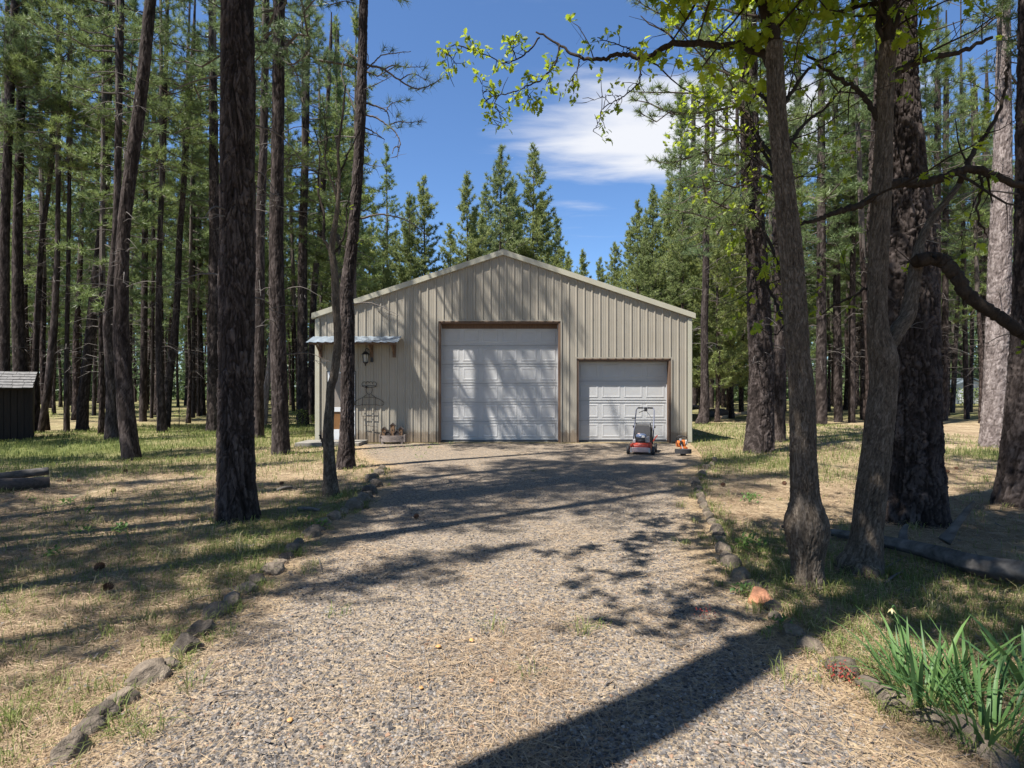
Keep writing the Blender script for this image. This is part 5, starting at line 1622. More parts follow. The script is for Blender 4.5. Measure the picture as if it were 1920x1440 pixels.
def build_oaks():
    rng = np.random.default_rng(5)
    # burled oak
    D = base_D(1095)
    t = oak_trunk('oak with a swollen burl low on its trunk, beside the reddish stone', [(1515, 1095, 56), (1514, 1060, 52), (1513, 1030, 60), (1513, 1000, 74), (1512, 975, 74), (1511, 950, 60), (1510, 925, 50), (1506, 860, 46), (1506, 800, 45), (1502, 720, 44),
                  (1496, 660, 40), (1494, 640, 42), (1490, 560, 39), (1480, 440, 37), (1474, 380, 35), (1466, 300, 32), (1457, 200, 30), (1451, 80, 28)],
                  None, 51, 190, 0.011, D, (0.018, 0.055), 0.11, 0.08, 0.3)
    oak = t
    # crown above the frame and the limbs reaching over the drive
    top = W(1451, 80, D)
    oak_limb(t, 'limb', [top, top + [-.1, .1, .8], top + [.2, .3, 1.8], top + [.1, .2, 2.9]], .055, .02, rng, 2, .8, density=1.2)
    oak_limb(t, 'limb', [W(1454, 140, D), W(1420, 95, D + .15), W(1340, 85, D + .3), W(1262, 82, D + .45), W(1215, 106, D + .5), W(1168, 102, D + .6), W(1120, 111, D + .7), W(1080, 104, D + .8), W(1050, 84, D + .9), W(1005, 60, D + 1)], .034, .008, rng, 1, .30, density=.45, size=.075)
    specs = [([(1050, 84), (1040, 122), (1016, 146), (984, 164), (958, 174), (935, 178), (908, 190)], .85, .009),
             ([(1195, 104), (1200, 130), (1198, 155), (1170, 180), (1148, 192), (1130, 205), (1124, 226), (1112, 246)], .5, .0075),
             ([(1012, 70), (990, 96), (968, 112), (944, 118), (912, 104), (886, 94)], .95, .008),
             ([(1090, 106), (1082, 130), (1074, 150), (1075, 176)], .75, .006), ([(1040, 122), (1028, 140), (1034, 168)], .85, .005),
             ([(968, 112), (962, 92), (964, 70)], .9, .005), ([(935, 178), (928, 196), (940, 222), (938, 238)], .85, .005),
             ([(908, 190), (904, 172), (905, 150)], .85, .004), ([(886, 94), (852, 84), (838, 96), (834, 122)], .95, .006), ([(838, 96), (850, 116), (836, 136)], 1.0, .004),
             ([(1165, 180), (1140, 180), (1100, 192)], .5, .004), ([(1215, 106), (1190, 96), (1160, 84), (1120, 70)], .6, .008), ([(984, 164), (992, 182), (1012, 186)], .85, .004)]
    o0 = np.array(t.location)
    for path, dd, r in specs:
        pts = [W(a, b, D + dd) for a, b in path]
        sp = spline(pts, 6 * len(pts)) - o0
        sp[1:-1] += rng.normal(size=sp[1:-1].shape) * .005
        mb = MB(); mb.tube(sp, np.linspace(r, r * .45, len(sp)), 6, True)
        tips = []
        for i in range(2, len(sp)):
            if rng.random() < .42:
                dv = unit(unit(sp[i] - sp[i - 1]) * .5 + rng.normal(size=3) * .8)
                e = sp[i] + dv * rng.uniform(.05, .16)
                mb.tube([sp[i], (sp[i] + e) / 2 + rng.normal(size=3) * .008, e], [.0035, .003, .002], 4, False)
                tips.append((e, dv))
        tips.append((sp[-1], unit(sp[-1] - sp[-2])))
        lb = mb.obj('twig', M['oak_bark'], t, smooth=True)
        sel = [q for q in tips if rng.random() < (.30 if 1200 > path[0][0] > 1160 else .85)]
        lm = MB(); oak_leaves(lm, [q[0] for q in sel], [q[1] for q in sel], 5, .060, rng)
        if sel: tag(lm.obj('leaves', M['oak_leaf'], lb, attr='tone'), kind='stuff')
    # leafy limbs left of the burled trunk
    for path, dd in (([(1462, 250), (1430, 180), (1390, 150), (1340, 130), (1290, 120)], 1.4), ([(1466, 330), (1430, 270), (1390, 250), (1340, 235), (1300, 240)], 1.6),
                     ([(1476, 400), (1450, 340), (1420, 330), (1380, 350), (1330, 335)], 1.5), ([(1460, 220), (1440, 120), (1400, 90), (1360, 60)], 1.1), ([(1470, 360), (1440, 300), (1400, 210), (1370, 190)], 1.3),
                     ([(1490, 560), (1460, 500), (1430, 420), (1410, 400)], 1.3), ([(1494, 620), (1465, 590), (1440, 540), (1425, 520)], .7), ([(1466, 300), (1500, 240), (1550, 200), (1590, 150)], .9),
                     ([(1458, 210), (1500, 150), (1540, 110), (1600, 90)], 1.0)):
        pts = [W(a, b, D + dd * min(1, k / 2.5)) for k, (a, b) in enumerate(path)]
        oak_limb(t, 'limb', pts, .020, .005, rng, 1, .72, size=.060, n_each=5, density=1.7, hang=.1)
    # canopy overhead that shades the right side
    for q, (az, L, el) in enumerate([(232, 3.4, .3), (243, 3.7, .25), (258, 3.5, .3), (275, 3.2, .3), (290, 3.0, .4), (250, 2.8, .6), (310, 2.6, .4), (345, 2.2, .5), (20, 2.2, .5), (70, 1.8, .6)]):
        b = top + np.array([0, 0, .25 + .17 * q]); a_ = R(az)
        h = np.array([math.cos(a_), math.sin(a_), el]) * L
        oak_limb(t, 'limb', [top + np.array([0, 0, .1 * q]), b, b + h * .4 + [0, 0, .12], b + h * .75, b + h], .034, .008, rng, 2, .9, size=.115, n_each=6, density=1.7)
    for e, L in (((-2.7, 2.3, 6.9), 1), ((-1.7, 3.3, 6.4), 1), ((-0.9, 2.0, 6.6), 1), ((-0.4, 3.6, 6.3), 1), ((-2.2, 1.5, 6.8), 1), ((-1.2, 2.5, 6.9), 1), ((-0.2, 2.8, 6.2), 1), ((-2.1, 3.9, 7.0), 1), ((-1.6, 2.0, 6.2), 1), ((-2.9, 3.1, 7.0), 1), ((-0.6, 2.4, 6.0), 1), ((-1.5, 4.3, 7.2), 1), ((-3.0, 1.4, 7.2), 1)):  # unseen limbs added so that their leaves dapple the drive with shade
        e = np.array(e); m = top + (e - top) * .5 + np.array([0, 0, .35])
        oak_limb(t, 'limb', [top + np.array([0, 0, .3]), top + (e - top) * .2 + np.array([0, 0, .35]), m, e], .04, .008, rng, 2, .75, size=.11, n_each=6, density=1.1)
    # forked oak
    D = base_D(1066)
    t = oak_trunk('grey forked oak in front of the huge dark pine trunk', [(1612, 1070, 78), (1620, 1040, 62), (1626, 1000, 52), (1636, 900, 50), (1648, 800, 47), (1656, 720, 44), (1656, 670, 46), (1646, 615, 36), (1645, 560, 31), (1648, 440, 33), (1655, 320, 32), (1658, 240, 27), (1661, 150, 27), (1665, 80, 27)],
                  None, 53, 170, 0.012, D, (0.017, 0.06), 0.09, 0.06, 0.4)
    def fork(name, path, r0, r1, dd=0.0, lv=1, leaves=.5, dens=.8):
        pts = [W(a, b, D + dd * k / len(path)) for k, (a, b) in enumerate(path)]
        return oak_limb(t, name, pts, r0, r1, rng, lv, leaves, size=.075, density=dens)
    def stem(path, dd, seed, plate=(.026, .075)):
        C = np.array([list(W(a, b, D + dd * k / len(path)) - np.array(t.location)) + [w / FPX * D / 2] for k, (a, b, w) in enumerate(path)])
        mb = bark_trunk(C, seed, 80, .016, 7, plate, .10, 0.0, .06, .3, .12)
        return mb.obj('stem', M['oak_bark'], t, smooth=True, attr='bark')
    stem([(1654, 700, 22), (1664, 655, 26), (1684, 618, 27), (1702, 590, 26), (1711, 540, 24), (1718, 495, 22), (1728, 450, 15), (1748, 410, 13), (1776, 375, 11), (1800, 342, 10), (1818, 300, 8)], .25, 54, (.017, .06))
    fork('limb', [(1722, 490), (1745, 484), (1768, 490), (1788, 510), (1812, 548), (1850, 580), (1890, 606), (1930, 632), (1990, 640)], .062, .042, -.25, 1, .25, .35)
    fork('limb', [(1648, 348), (1690, 343), (1730, 342), (1766, 334), (1800, 320), (1830, 318), (1862, 328), (1910, 348), (1970, 350)], .042, .024, -.3, 1, .3, .5)
    fork('limb', [(1642, 366), (1618, 382), (1590, 392), (1562, 400), (1530, 412), (1498, 420)], .034, .012, -.2, 1, .4, .7)
    fork('limb', [(1645, 560), (1628, 540), (1600, 556), (1570, 570), (1540, 590)], .016, .006, .3, 1, .3, .8)
    fork('limb', [(1656, 160), (1690, 130), (1740, 110), (1800, 96), (1860, 70)], .036, .014, .3, 1, .5, .9)
    fork('limb', [(1652, 230), (1610, 170), (1560, 140), (1510, 100)], .026, .010, .4, 1, .55, .9)
    fork('limb', [(1800, 342), (1822, 290), (1850, 250), (1880, 190), (1890, 120)], .024, .010, .2, 1, .5, 1.0)
    fork('limb', [(1830, 318), (1842, 346), (1832, 400), (1850, 440)], .015, .006, .1, 1, .3, .9)
    top = W(1665, 80, D)
    for q in range(10):
        az = rng.uniform(0, 2 * PI); b = top + np.array([0, 0, rng.uniform(0, 2.0)])
        h = np.array([math.cos(az), math.sin(az), .4])
        oak_limb(t, 'limb', [top + [0, 0, -.1], b, b + h * .9, b + h * 2.0 + [0, 0, .3]], .03, .008, rng, 2, .65, size=.095, n_each=5, density=1.0)
    # thin crooked oak left of the garage door
    D = base_D(930)
    t = oak_trunk('thin crooked pale oak in front of the curved pine and the narrow white door', [(621, 930, 30), (619, 890, 24), (617, 845, 21), (616, 815, 20), (617, 790, 19), (619, 755, 16), (620, 728, 15), (626, 706, 15), (631, 668, 14.5), (633, 629, 14), (630, 580, 14), (630, 540, 13.5), (625, 490, 12), (622, 470, 11), (627, 430, 10), (634, 380, 7), (636, 330, 6), (634, 280, 5), (642, 220, 4), (648, 160, 3)],
                  None, 55, 64, 0.018, D, (0.03, 0.07), 0.08, 0.12, 0.4)
    def f4(path, r0, r1, lv=1, leaves=.12, dens=.9):
        return oak_limb(t, 'limb', [W(a, b, D + .12 * k) for k, (a, b) in enumerate(path)], r0, r1, rng, lv, leaves, size=.06, n_each=3, density=dens)
    f4([(620, 475), (608, 445), (606, 400), (596, 350), (600, 290), (590, 240)], .026, .007)
    f4([(626, 478), (638, 458), (648, 430), (652, 380), (664, 340)], .022, .006)
    f4([(634, 380), (622, 340), (610, 300), (612, 250), (604, 180)], .018, .005)
    f4([(636, 330), (652, 290), (668, 260), (676, 230)], .016, .004)
    f4([(617, 850), (609, 838), (602, 822), (600, 816)], .024, .012, 0, 0, 0)
build_oaks()

# ------------------------------------------------------------------ the forest
def in_view(x, y):
    return y > 1.5 and abs(x) < 0.95 * y + 1.0
def build_forest():
    rng = random.Random(21)
    pts = list(USED)
    def free(x, y, dmin):
        for (a, b, r) in pts:
            if (a - x) ** 2 + (b - y) ** 2 < dmin * dmin: return False
        return True
    # sunlit younger pines behind the garage, by the height of their tips in the photo
    tops = [(690, 425, 36), (722, 445, 34), (768, 358, 37), (801, 328, 38), (845, 420, 40), (880, 322, 36), (935, 273, 38), (995, 270, 39), (968, 330, 44), (1030, 470, 41), (1062, 478, 35), (1092, 466, 38), (1128, 480, 42), (1150, 452, 36), (1178, 425, 34),
            (1196, 375, 32), (1222, 350, 30), (1250, 330, 33), (1280, 345, 29), (1315, 310, 34), (1345, 340, 28), (1372, 330, 31), (1265, 470, 31), (905, 400, 45), (745, 430, 44), (1390, 360, 36), (650, 380, 37), (1212, 470, 40), (915, 345, 47), (952, 352, 49), (1012, 360, 43), (1040, 400, 47), (890, 385, 49), (978, 395, 47)]
    desc = ['leftmost tip by the curved pine', 'short one beside the curved pine', 'left of the tip pair by the left slope', 'right of the tip pair by the left slope', 'low crown between the tip pair and the ridge', 'thin-topped one left of the ridge',
            'tall one just above the ridge', 'tallest one right of the ridge', 'hidden in part between the two tallest', 'low one right of the tallest', 'low bare-tipped one above the right roof slope', 'low crown in the gap above the right roof slope', 'small one in the gap above the right roof slope',
            'pointed one at the right of the sky gap', 'crown at the right side of the sky gap', 'bright crown at the right side of the sky gap']
    order = sorted([q for q in range(16, len(tops)) if tops[q][0] > 1205], key=lambda q: tops[q][0])
    for k, (px, py, D) in enumerate(tops):
        p = W(px, py, D)
        s = p[2] / 16.0
        lab = 'sunlit young pine behind the garage, ' + desc[k] if k < len(desc) else ('bright young pine right of the sky gap, %s crown from the gap' % ORD[order.index(k)] if k in order else {905: 'young pine half hidden behind the garage ridge on its left', 745: 'young pine half hidden behind the tip pair by the left slope', 650: 'young pine behind the curved pine trunk and the thin oak'}.get(px, 'young pine filling in low behind the two tallest above the ridge'))
        g = 'young pines behind the garage'
        far_pine(p[0], D, k % 3, s, rng.uniform(0, 6.2), (rng.uniform(-.015, .015), rng.uniform(-.015, .015)), lab, g if k not in order else 'bright young pines right of the garage', lib=YOUNG)
        pts.append((p[0], D, .8))
    n = 0
    tries = 0
    marks_l = [(-1, 'left of the shed corner'), (68, 'between the shed and the leaning pine'), (247, 'between the leaning pine and the paired pines'), (307, 'between the paired pines and the thick trunk'), (446, 'between the thick trunk and the slim pine'), (527, 'between the slim pine and the garage corner')]
    marks_r = [(1290, 'between the garage corner and the plated pine'), (1424, 'between the plated pine and the burled oak'), (1510, 'between the burled oak and the forked oak'), (1640, 'behind the huge pine'), (1760, 'between the huge pine and the pale grey pine'), (1880, 'right of the pale grey pine')]
    def where(x, y, marks, side):
        px = 960 + x / y * FPX
        w = [b for a, b in marks if a <= px] or [marks[0][1]]
        row = 'nearest rows' if y < 34 else ('middle rows' if y < 50 else 'farthest rows')
        return 'slender %s-stand pine, %s, %s' % (side, row, w[-1].replace(' the ', ' ')), 'pines of the %s stand, %s, %s' % (side, row, w[-1])
    def add(x, y, lab, grp, smin=.85, smax=1.15, lib=None, dmin=1.7):
        if not free(x, y, dmin): return False
        s = rng.uniform(smin, smax)
        far_pine(x, y, rng.randrange(len(lib or FAR)), s, rng.uniform(0, 6.2), (rng.gauss(0, .03), rng.gauss(0, .03)), lab, grp, lib=lib)
        pts.append((x, y, .6))
        return True
    # dense stand on the left
    while n < 116 and tries < 9000:
        tries += 1
        y = 19 + 47 * rng.random() ** 0.8; x = rng.uniform(-0.93 * y, -6.0 - 0.09 * (y - 17))
        if y < 24 and x > -0.55 * y: continue
        if add(x, y, *where(x, y, marks_l, 'left'), dmin=1.6 if y < 40 else 2.0): n += 1
    n = 0
    while n < 112 and tries < 16000:
        tries += 1
        y = rng.uniform(24, 66); x = rng.uniform(7.6 + 0.12 * (y - 17), 0.95 * y)
        if y < 34 and x < 0.52 * y and x < 14: continue
        # keep the lane of sight to the white outbuilding half open
        if 0.775 < x / y < 0.83 and y > 26: continue
        if add(x, y, *where(x, y, marks_r, 'right'), dmin=1.7 if y < 40 else 2.1): n += 1
    n = 0
    while n < 16 and tries < 20000:
        tries += 1
        y = rng.uniform(48, 70); x = rng.uniform(-11, 11)
        if add(x, y, 'far pine whose crown shows low behind the garage roof', 'far pines behind the garage', .55, .66, dmin=2.5): n += 1
    # trees outside the picture whose shade falls into it : left of and behind the camera
    outs = [(-2.3, .78, 3, 1.3, 17, .7), (-6.5, 4.9, 'broad', 1.1, 10.0, .85), (-7.3, 6.0, 'near_a', 1.1, 12.5, 1.1), (-6.9, 4.0, 'near_b', 1.1, 9.6, 1.0), (-4.3, 4.05, 'near_a', .85, 11.5, .85), (-5.6, 1.7, 0, .5, 6.2, .5), (-7.2, 1.9, 2, .5, 6.5, .5), (-8.7, 2.1, 1, .5, 7.5, .55), (-3.3, -1.5, 'near_a', 1.0, 14.5, 1.15), (-9.4, 5.2, 3, .55, 6.2, .6), (-12.8, 7.6, 4, .6, 6.5, .6),
            (-7.9, 2.7, 2, .5, 6.0, .5), (-10.8, 8.0, 4, .55, 6.0, .6), (-15.5, 9.8, 3, .7, 7, .7), (-11.6, 5.6, 0, .5, 6.0, .6), (-9.0, 3.7, 0, .55, 8.0, .5), (-13.6, 10.4, 2, .7, 7, .7), (-14.4, 7.4, 1, .6, 7, .6), (-10.3, 3.2, 1, .5, 6.5, .5), (2.9, -1.6, 0, .9, 6, 1), (5.4, 0.6, 4, .95, 6, 1), (7.6, 3.8, 1, .9, 6, 1), (4.4, -4.2, 2, 1.0, 6, 1), (9.6, 5.6, 3, .95, 6, 1),
            (-18.5, 12.4, 0, 1.05, 6, 1), (8.8, -.6, 0, 1.0, 6, 1), (12.4, 7.2, 2, 1.0, 6, 1), (15.0, 11.6, 1, .95, 6, 1), (-3.6, -6, 4, 1.0, 6, 1), (3.2, -8.5, 1, 1.0, 6, 1)]
    for (x, y, v, s, cz, cs) in outs:
        tr, cr, base = (BARE, FAR[v][1], FAR[v][2]) if isinstance(v, int) else (BARE, CROWN[v], 5)
        t = thing('pine_tree', 'tall pine beside the camera, out of the picture except for its shade', 'pine tree', (x, y, float(hgt(x, y)) - .02), rng.uniform(0, 6.2), 'pines beside the camera', s)
        k = (cz / s + 13.0 * cs / s) / 18.0
        o = put('trunk', tr, t); o.scale = (1, 1, max(1, k))
        c = put('crown', cr, t, (0, 0, max(base, cz / s))); c.scale = (cs / s, cs / s, cs / s)
build_forest()

def build_far_wood():
    """the wood that closes the view far behind: one mass"""
    rng = np.random.default_rng(8)
    mb = MB()
    for k in range(560):
        a = rng.uniform(-1.4, 1.4)
        y = rng.uniform(70, 112)
        x = a * y
        if abs(x) < 16: H = rng.uniform(8.0, 12.0)
        else: H = rng.uniform(15, 23)
        r = rng.uniform(.12, .2)
        g = 0.0
        mb.tube([(x, y, -.3), (x + rng.normal() * .2, y, H * .5), (x + rng.normal() * .3, y, H)], [r, r * .7, .03], 5, False, 1)
        nt = 210
        z = rng.uniform(0.0, 1, nt) ** 1.25 * H + .2
        rad = (1.1 - z / H) * 2.1 * np.sqrt(rng.random(nt)) + .2
        az = rng.uniform(0, 2 * PI, nt)
        P = np.stack([x + np.cos(az) * rad, y + np.sin(az) * rad, z], 1)
        Dr = np.stack([np.cos(az) * .7, np.sin(az) * .7, np.full(nt, .6)], 1)
        tone = np.clip(0.5 * rng.random() + 0.5 * rng.random(nt), 0, 1)
        needles(mb, P, Dr, 4, 0.75, 0.26, 0.7, rng, 0, tone)
    tag(mb.obj('far_wood', [M['needle'], M['far_bark']], attr='tone'), 'far wood closing the view behind the trunks', None, kind='stuff')
build_far_wood()

# ------------------------------------------------------------------ ground cover : gravel, needles, grass
def rot_tris(mb, x, y, z, L, w, tilt, rng, tone, mat=0, bend=0.0):
    """lying slivers"""
    n = len(x)
    a = rng.uniform(0, 2 * PI, n)
    d = np.stack([np.cos(a), np.sin(a), tilt], 1)
    s = np.stack([-np.sin(a), np.cos(a), rng.normal(size=n) * .3], 1)
    P = np.stack([x, y, z], 1)
    w = np.broadcast_to(np.asarray(w, float), (n,))[:, None]
    V = np.stack([P - d * (L / 2)[:, None] - s * w / 2, P - d * (L / 2)[:, None] + s * w / 2, P + d * (L / 2)[:, None]], 1).reshape(-1, 3)
    mb.add(V, np.arange(3 * n).reshape(-1, 3), None, mat, np.repeat(tone, 3))

def near_points(n, rng, x0, x1, y0, y1, power=1.6):
    """world points, thicker towards the near end of the drive"""
    u = rng.random(n)
    y = y0 * (y1 / y0) ** (u ** 1.0) if power == 1 else (y0 ** (1 - power) + u * (y1 ** (1 - power) - y0 ** (1 - power))) ** (1 / (1 - power))
    x = x0 + (x1 - x0) * rng.random(n)
    return x, y

def mat_gravel_stone():
    m, nt, b, o = newmat('gravel_stones')
    geo = nt.nodes.new('ShaderNodeNewGeometry')
    c = ramp(nt, geo.outputs['Random Per Island'], [(0.0, (0.036, 0.033, 0.032)), (0.35, (0.090, 0.083, 0.080)), (0.78, (0.155, 0.142, 0.133)), (0.95, (0.30, 0.27, 0.24)), (0.98, (0.24, 0.15, 0.10))])
    nt.links.new(c, b.inputs['Base Color'])
    b.inputs['Roughness'].default_value = 0.95
    b.inputs['Specular IOR Level'].default_value = 0.2
    return m

def build_gravel():
    rng = np.random.default_rng(31)
    n = 95000
    x, y = near_points(n, rng, -2.6, 2.6, 2.0, 10.0, 2.0)
    l, r = drive_left(y), drive_right(y)
    e = np.minimum(x - l, r - x)
    keep = (e > 0.02) & (rng.random(n) < smooth01(0.0, 0.8, e) * 0.9 + 0.05) & (rng.random(n) > .35 * np.exp(-((np.abs(x - (l + r) / 2) - .80) / .30) ** 2))
    x, y = x[keep], y[keep]; n = len(x)
    z = hgt(x, y) + 0.008
    # a flattened octahedron per stone, each with its own shape
    base = np.array([(1, 0, 0), (0, 1, 0), (-1, 0, 0), (0, -1, 0), (0, 0, 1), (0, 0, -0.4)], float)
    F = np.array([(0, 1, 4), (1, 2, 4), (2, 3, 4), (3, 0, 4)])
    s = 0.004 + 0.0085 * rng.random(n) ** 2.6
    V = base[None] * (0.7 + 0.6 * rng.random((n, 6, 1))) + rng.normal(size=(n, 6, 3)) * 0.18
    a = rng.uniform(0, 2 * PI, n); c, q = np.cos(a), np.sin(a)
    X = V[..., 0] * c[:, None] - V[..., 1] * q[:, None]; Y = V[..., 0] * q[:, None] + V[..., 1] * c[:, None]
    Z = V[..., 2] * 0.7
    V = np.stack([X, Y, Z], -1) * s[:, None, None] + np.stack([x, y, z + s * .12], 1)[:, None, :]
    mb = MB(); mb.add(V.reshape(-1, 3), (np.arange(n)[:, None, None] * 6 + F[None]).reshape(-1, 3))
    tag(mb.obj('gravel_stones', mat_gravel_stone()), 'loose dark gravel lying on the driveway', kind='stuff')
build_gravel()

def build_litter():
    rng = np.random.default_rng(32)
    mb = MB()
    n = 400000
    x, y = near_points(n, rng, -9, 9, 2.0, 15.5, 1.7)
    l, r = drive_left(y), drive_right(y)
    e = np.minimum(x - l, r - x)
    on = e > 0
    clump = fbm(x * 1.3, y * 1.3, 44, 4)
    dens = np.where(on, 0.04 + 0.5 * smooth01(.8, 0, e) + 0.42 * smooth01(.48, .72, clump), 0.6 + 0.9 * smooth01(.4, .65, clump))
    track = np.exp(-((np.abs(x - (l + r) / 2) - .80) / .30) ** 2) * on
    dens = dens * (1 - .65 * track) * np.where(on & (np.abs(x - (l + r) / 2) < .4), 1.35, 1.0)
    keep = (rng.random(n) < dens) & (np.abs(x) < .95 * y + .4)
    x, y = x[keep], y[keep]; n = len(x)
    z = hgt(x, y) + 0.012 + rng.random(n) * 0.018
    rot_tris(mb, x, y, z, 0.06 + 0.11 * rng.random(n), 0.0016 + 0.00045 * y, rng.normal(size=n) * .12, rng, rng.random(n))
    # darker twig and bark crumbs among the needles
    n = 14000
    x, y = near_points(n, rng, -9, 9, 2.0, 15.5, 1.6)
    k = (np.abs(x) < .95 * y + .4) & ~((x > drive_left(y) + .3) & (x < drive_right(y) - .3) & (rng.random(n) < .75))
    x, y = x[k], y[k]; n = len(x)
    rot_tris(mb, x, y, hgt(x, y) + .022, .02 + .10 * rng.random(n) ** 2, .006 + .012 * rng.random(n) ** 2, rng.normal(size=n) * .2, rng, rng.random(n), 1)
    tag(mb.obj('needle_litter', [M['dry_litter'], M['dead_twig']], attr='tone'), 'fallen pine needles strewn over the forest floor and drive', kind='stuff')
build_litter()

def build_grass():
    rng = np.random.default_rng(33)
    mb = MB()
    def blades(x, y, h, w, tone, lean=.35):
        n = len(x)
        z = hgt(x, y)
        a = rng.uniform(0, 2 * PI, n)
        d = np.stack([np.cos(a), np.sin(a), np.zeros(n)], 1); s = np.stack([-np.sin(a), np.cos(a), np.zeros(n)], 1)
        P = np.stack([x, y, z - .005], 1)
        ln = (lean * (0.3 + rng.random(n)))[:, None]
        up = np.array([0, 0, 1.0])
        m = P + (d * ln * .35 + up * .6) * h[:, None]
        t = P + (d * ln + up * (1 - .35 * ln)) * h[:, None]
        ww = (w * .5)[:, None] if np.ndim(w) else w * .5
        V = np.stack([P - s * ww, P + s * ww, m - s * ww * .7, m + s * ww * .7, t], 1)
        T = np.array([(0, 1, 3), (0, 3, 2), (2, 3, 4)])
        mb.add(V.reshape(-1, 3), (np.arange(n)[:, None, None] * 5 + T[None]).reshape(-1, 3), None, 0, np.repeat(tone, 5))
    # lawn-like patches wherever the floor is green
    n = 420000
    x, y = near_points(n, rng, -17, 15, 2.0, 26, 1.35)
    l, r = drive_left(y), drive_right(y)
    off = np.maximum(l - x, x - r)
    g = green_at(x, y)
    keep = (off > -0.05) & (rng.random(n) < smooth01(.16, .75, g)) & (np.abs(x) < .95 * y + .3) & ~((y > WY - .1) & (x > BX0 - .1) & (x < BX1 + .1))
    x, y, g = x[keep], y[keep], g[keep]
    h = (0.035 + 0.085 * rng.random(len(x)) * (0.5 + g)) * (1 + .3 * (y > 10))
    blades(x, y, h, 0.0026 + 0.0006 * y, np.clip(0.25 + .75 * rng.random(len(x)) + .25 * (.4 - g), 0, 1), .7)
    # tufts along the stones and round tree feet
    tx, ty, th = [], [], []
    for side, lst in (('l', LEFT_STONES), ('r', RIGHT_STONES)):
        for (px, py, w) in lst:
            a, b = G(px, py)
            for q in range(4):
                tx.append(a + rng.normal() * .16); ty.append(b + .1 + rng.normal() * .16); th.append(rng.uniform(.06, .16))
    for (a, b, r) in USED:
        if b < 19:
            for q in range(5):
                k = rng.uniform(0, 2 * PI); tx.append(a + math.cos(k) * .4 * r); ty.append(b + math.sin(k) * .4 * r); th.append(rng.uniform(.06, .15))
    for q in range(150):
        a, b = G(rng.uniform(-50, 1970), rng.uniform(815, 1400))
        if drive_left(b) + .3 < a < drive_right(b) - .4 and rng.random() < .85: continue
        tx.append(a); ty.append(b); th.append(rng.uniform(.05, .15))
    for q in range(170):
        # ragged straw-coloured tufts on the verges
        a, b = G(rng.uniform(-40, 1960), rng.uniform(850, 1420))
        if drive_left(b) - .05 < a < drive_right(b) + .05: continue
        k = int(rng.integers(16, 40)); h = rng.uniform(.08, .22)
        blades(a + rng.normal(size=k) * .05, b + rng.normal(size=k) * .05, h * rng.uniform(.5, 1.15, k), np.full(k, .0026 + .0005 * b), np.clip(rng.uniform(.7, 1.3) + .3 * rng.random(k), 0, 1.4), 1.3)
    for a, b, h in zip(tx, ty, th):
        if b > WY - .05 and BX0 < a < BX1: continue
        k = int(rng.integers(14, 34))
        blades(a + rng.normal(size=k) * .035, b + rng.normal(size=k) * .035, h * rng.uniform(.6, 1.15, k), np.full(k, .0028 + .0005 * b), np.clip(rng.uniform(.1, .8) + .35 * rng.random(k), 0, .99), 1.1)
    tag(mb.obj('grass', M['grass'], attr='tone'), 'sparse spring grass among the needles', kind='stuff')
build_grass()

# ------------------------------------------------------------------ plants and small things on the floor
def blade_mesh(L, w, lean, seed, name='leaf', mat='iris', fold=.25):
    rng = random.Random(seed)
    n = 7
    mb = MB(); V = []; A = []
    for k in range(n):
        t = k / (n - 1)
        y = L * lean * t ** 2.0; z = L * (t - .25 * lean * t ** 3)
        ww = w * (0.65 + .5 * t) * (1 - t ** 3.5) * .5 if k < n - 1 else .0008
        V += [(-ww, y - ww * fold, z), (0, y, z), (ww, y - ww * fold, z)]
    Q = []
    for k in range(n - 1):
        b = k * 3
        Q += [(b, b + 1, b + 4, b + 3), (b + 1, b + 2, b + 5, b + 4)]
    mb.add(V, None, Q, 0, rng.random())
    return mb.mesh(name, M[mat], True, 'tone')

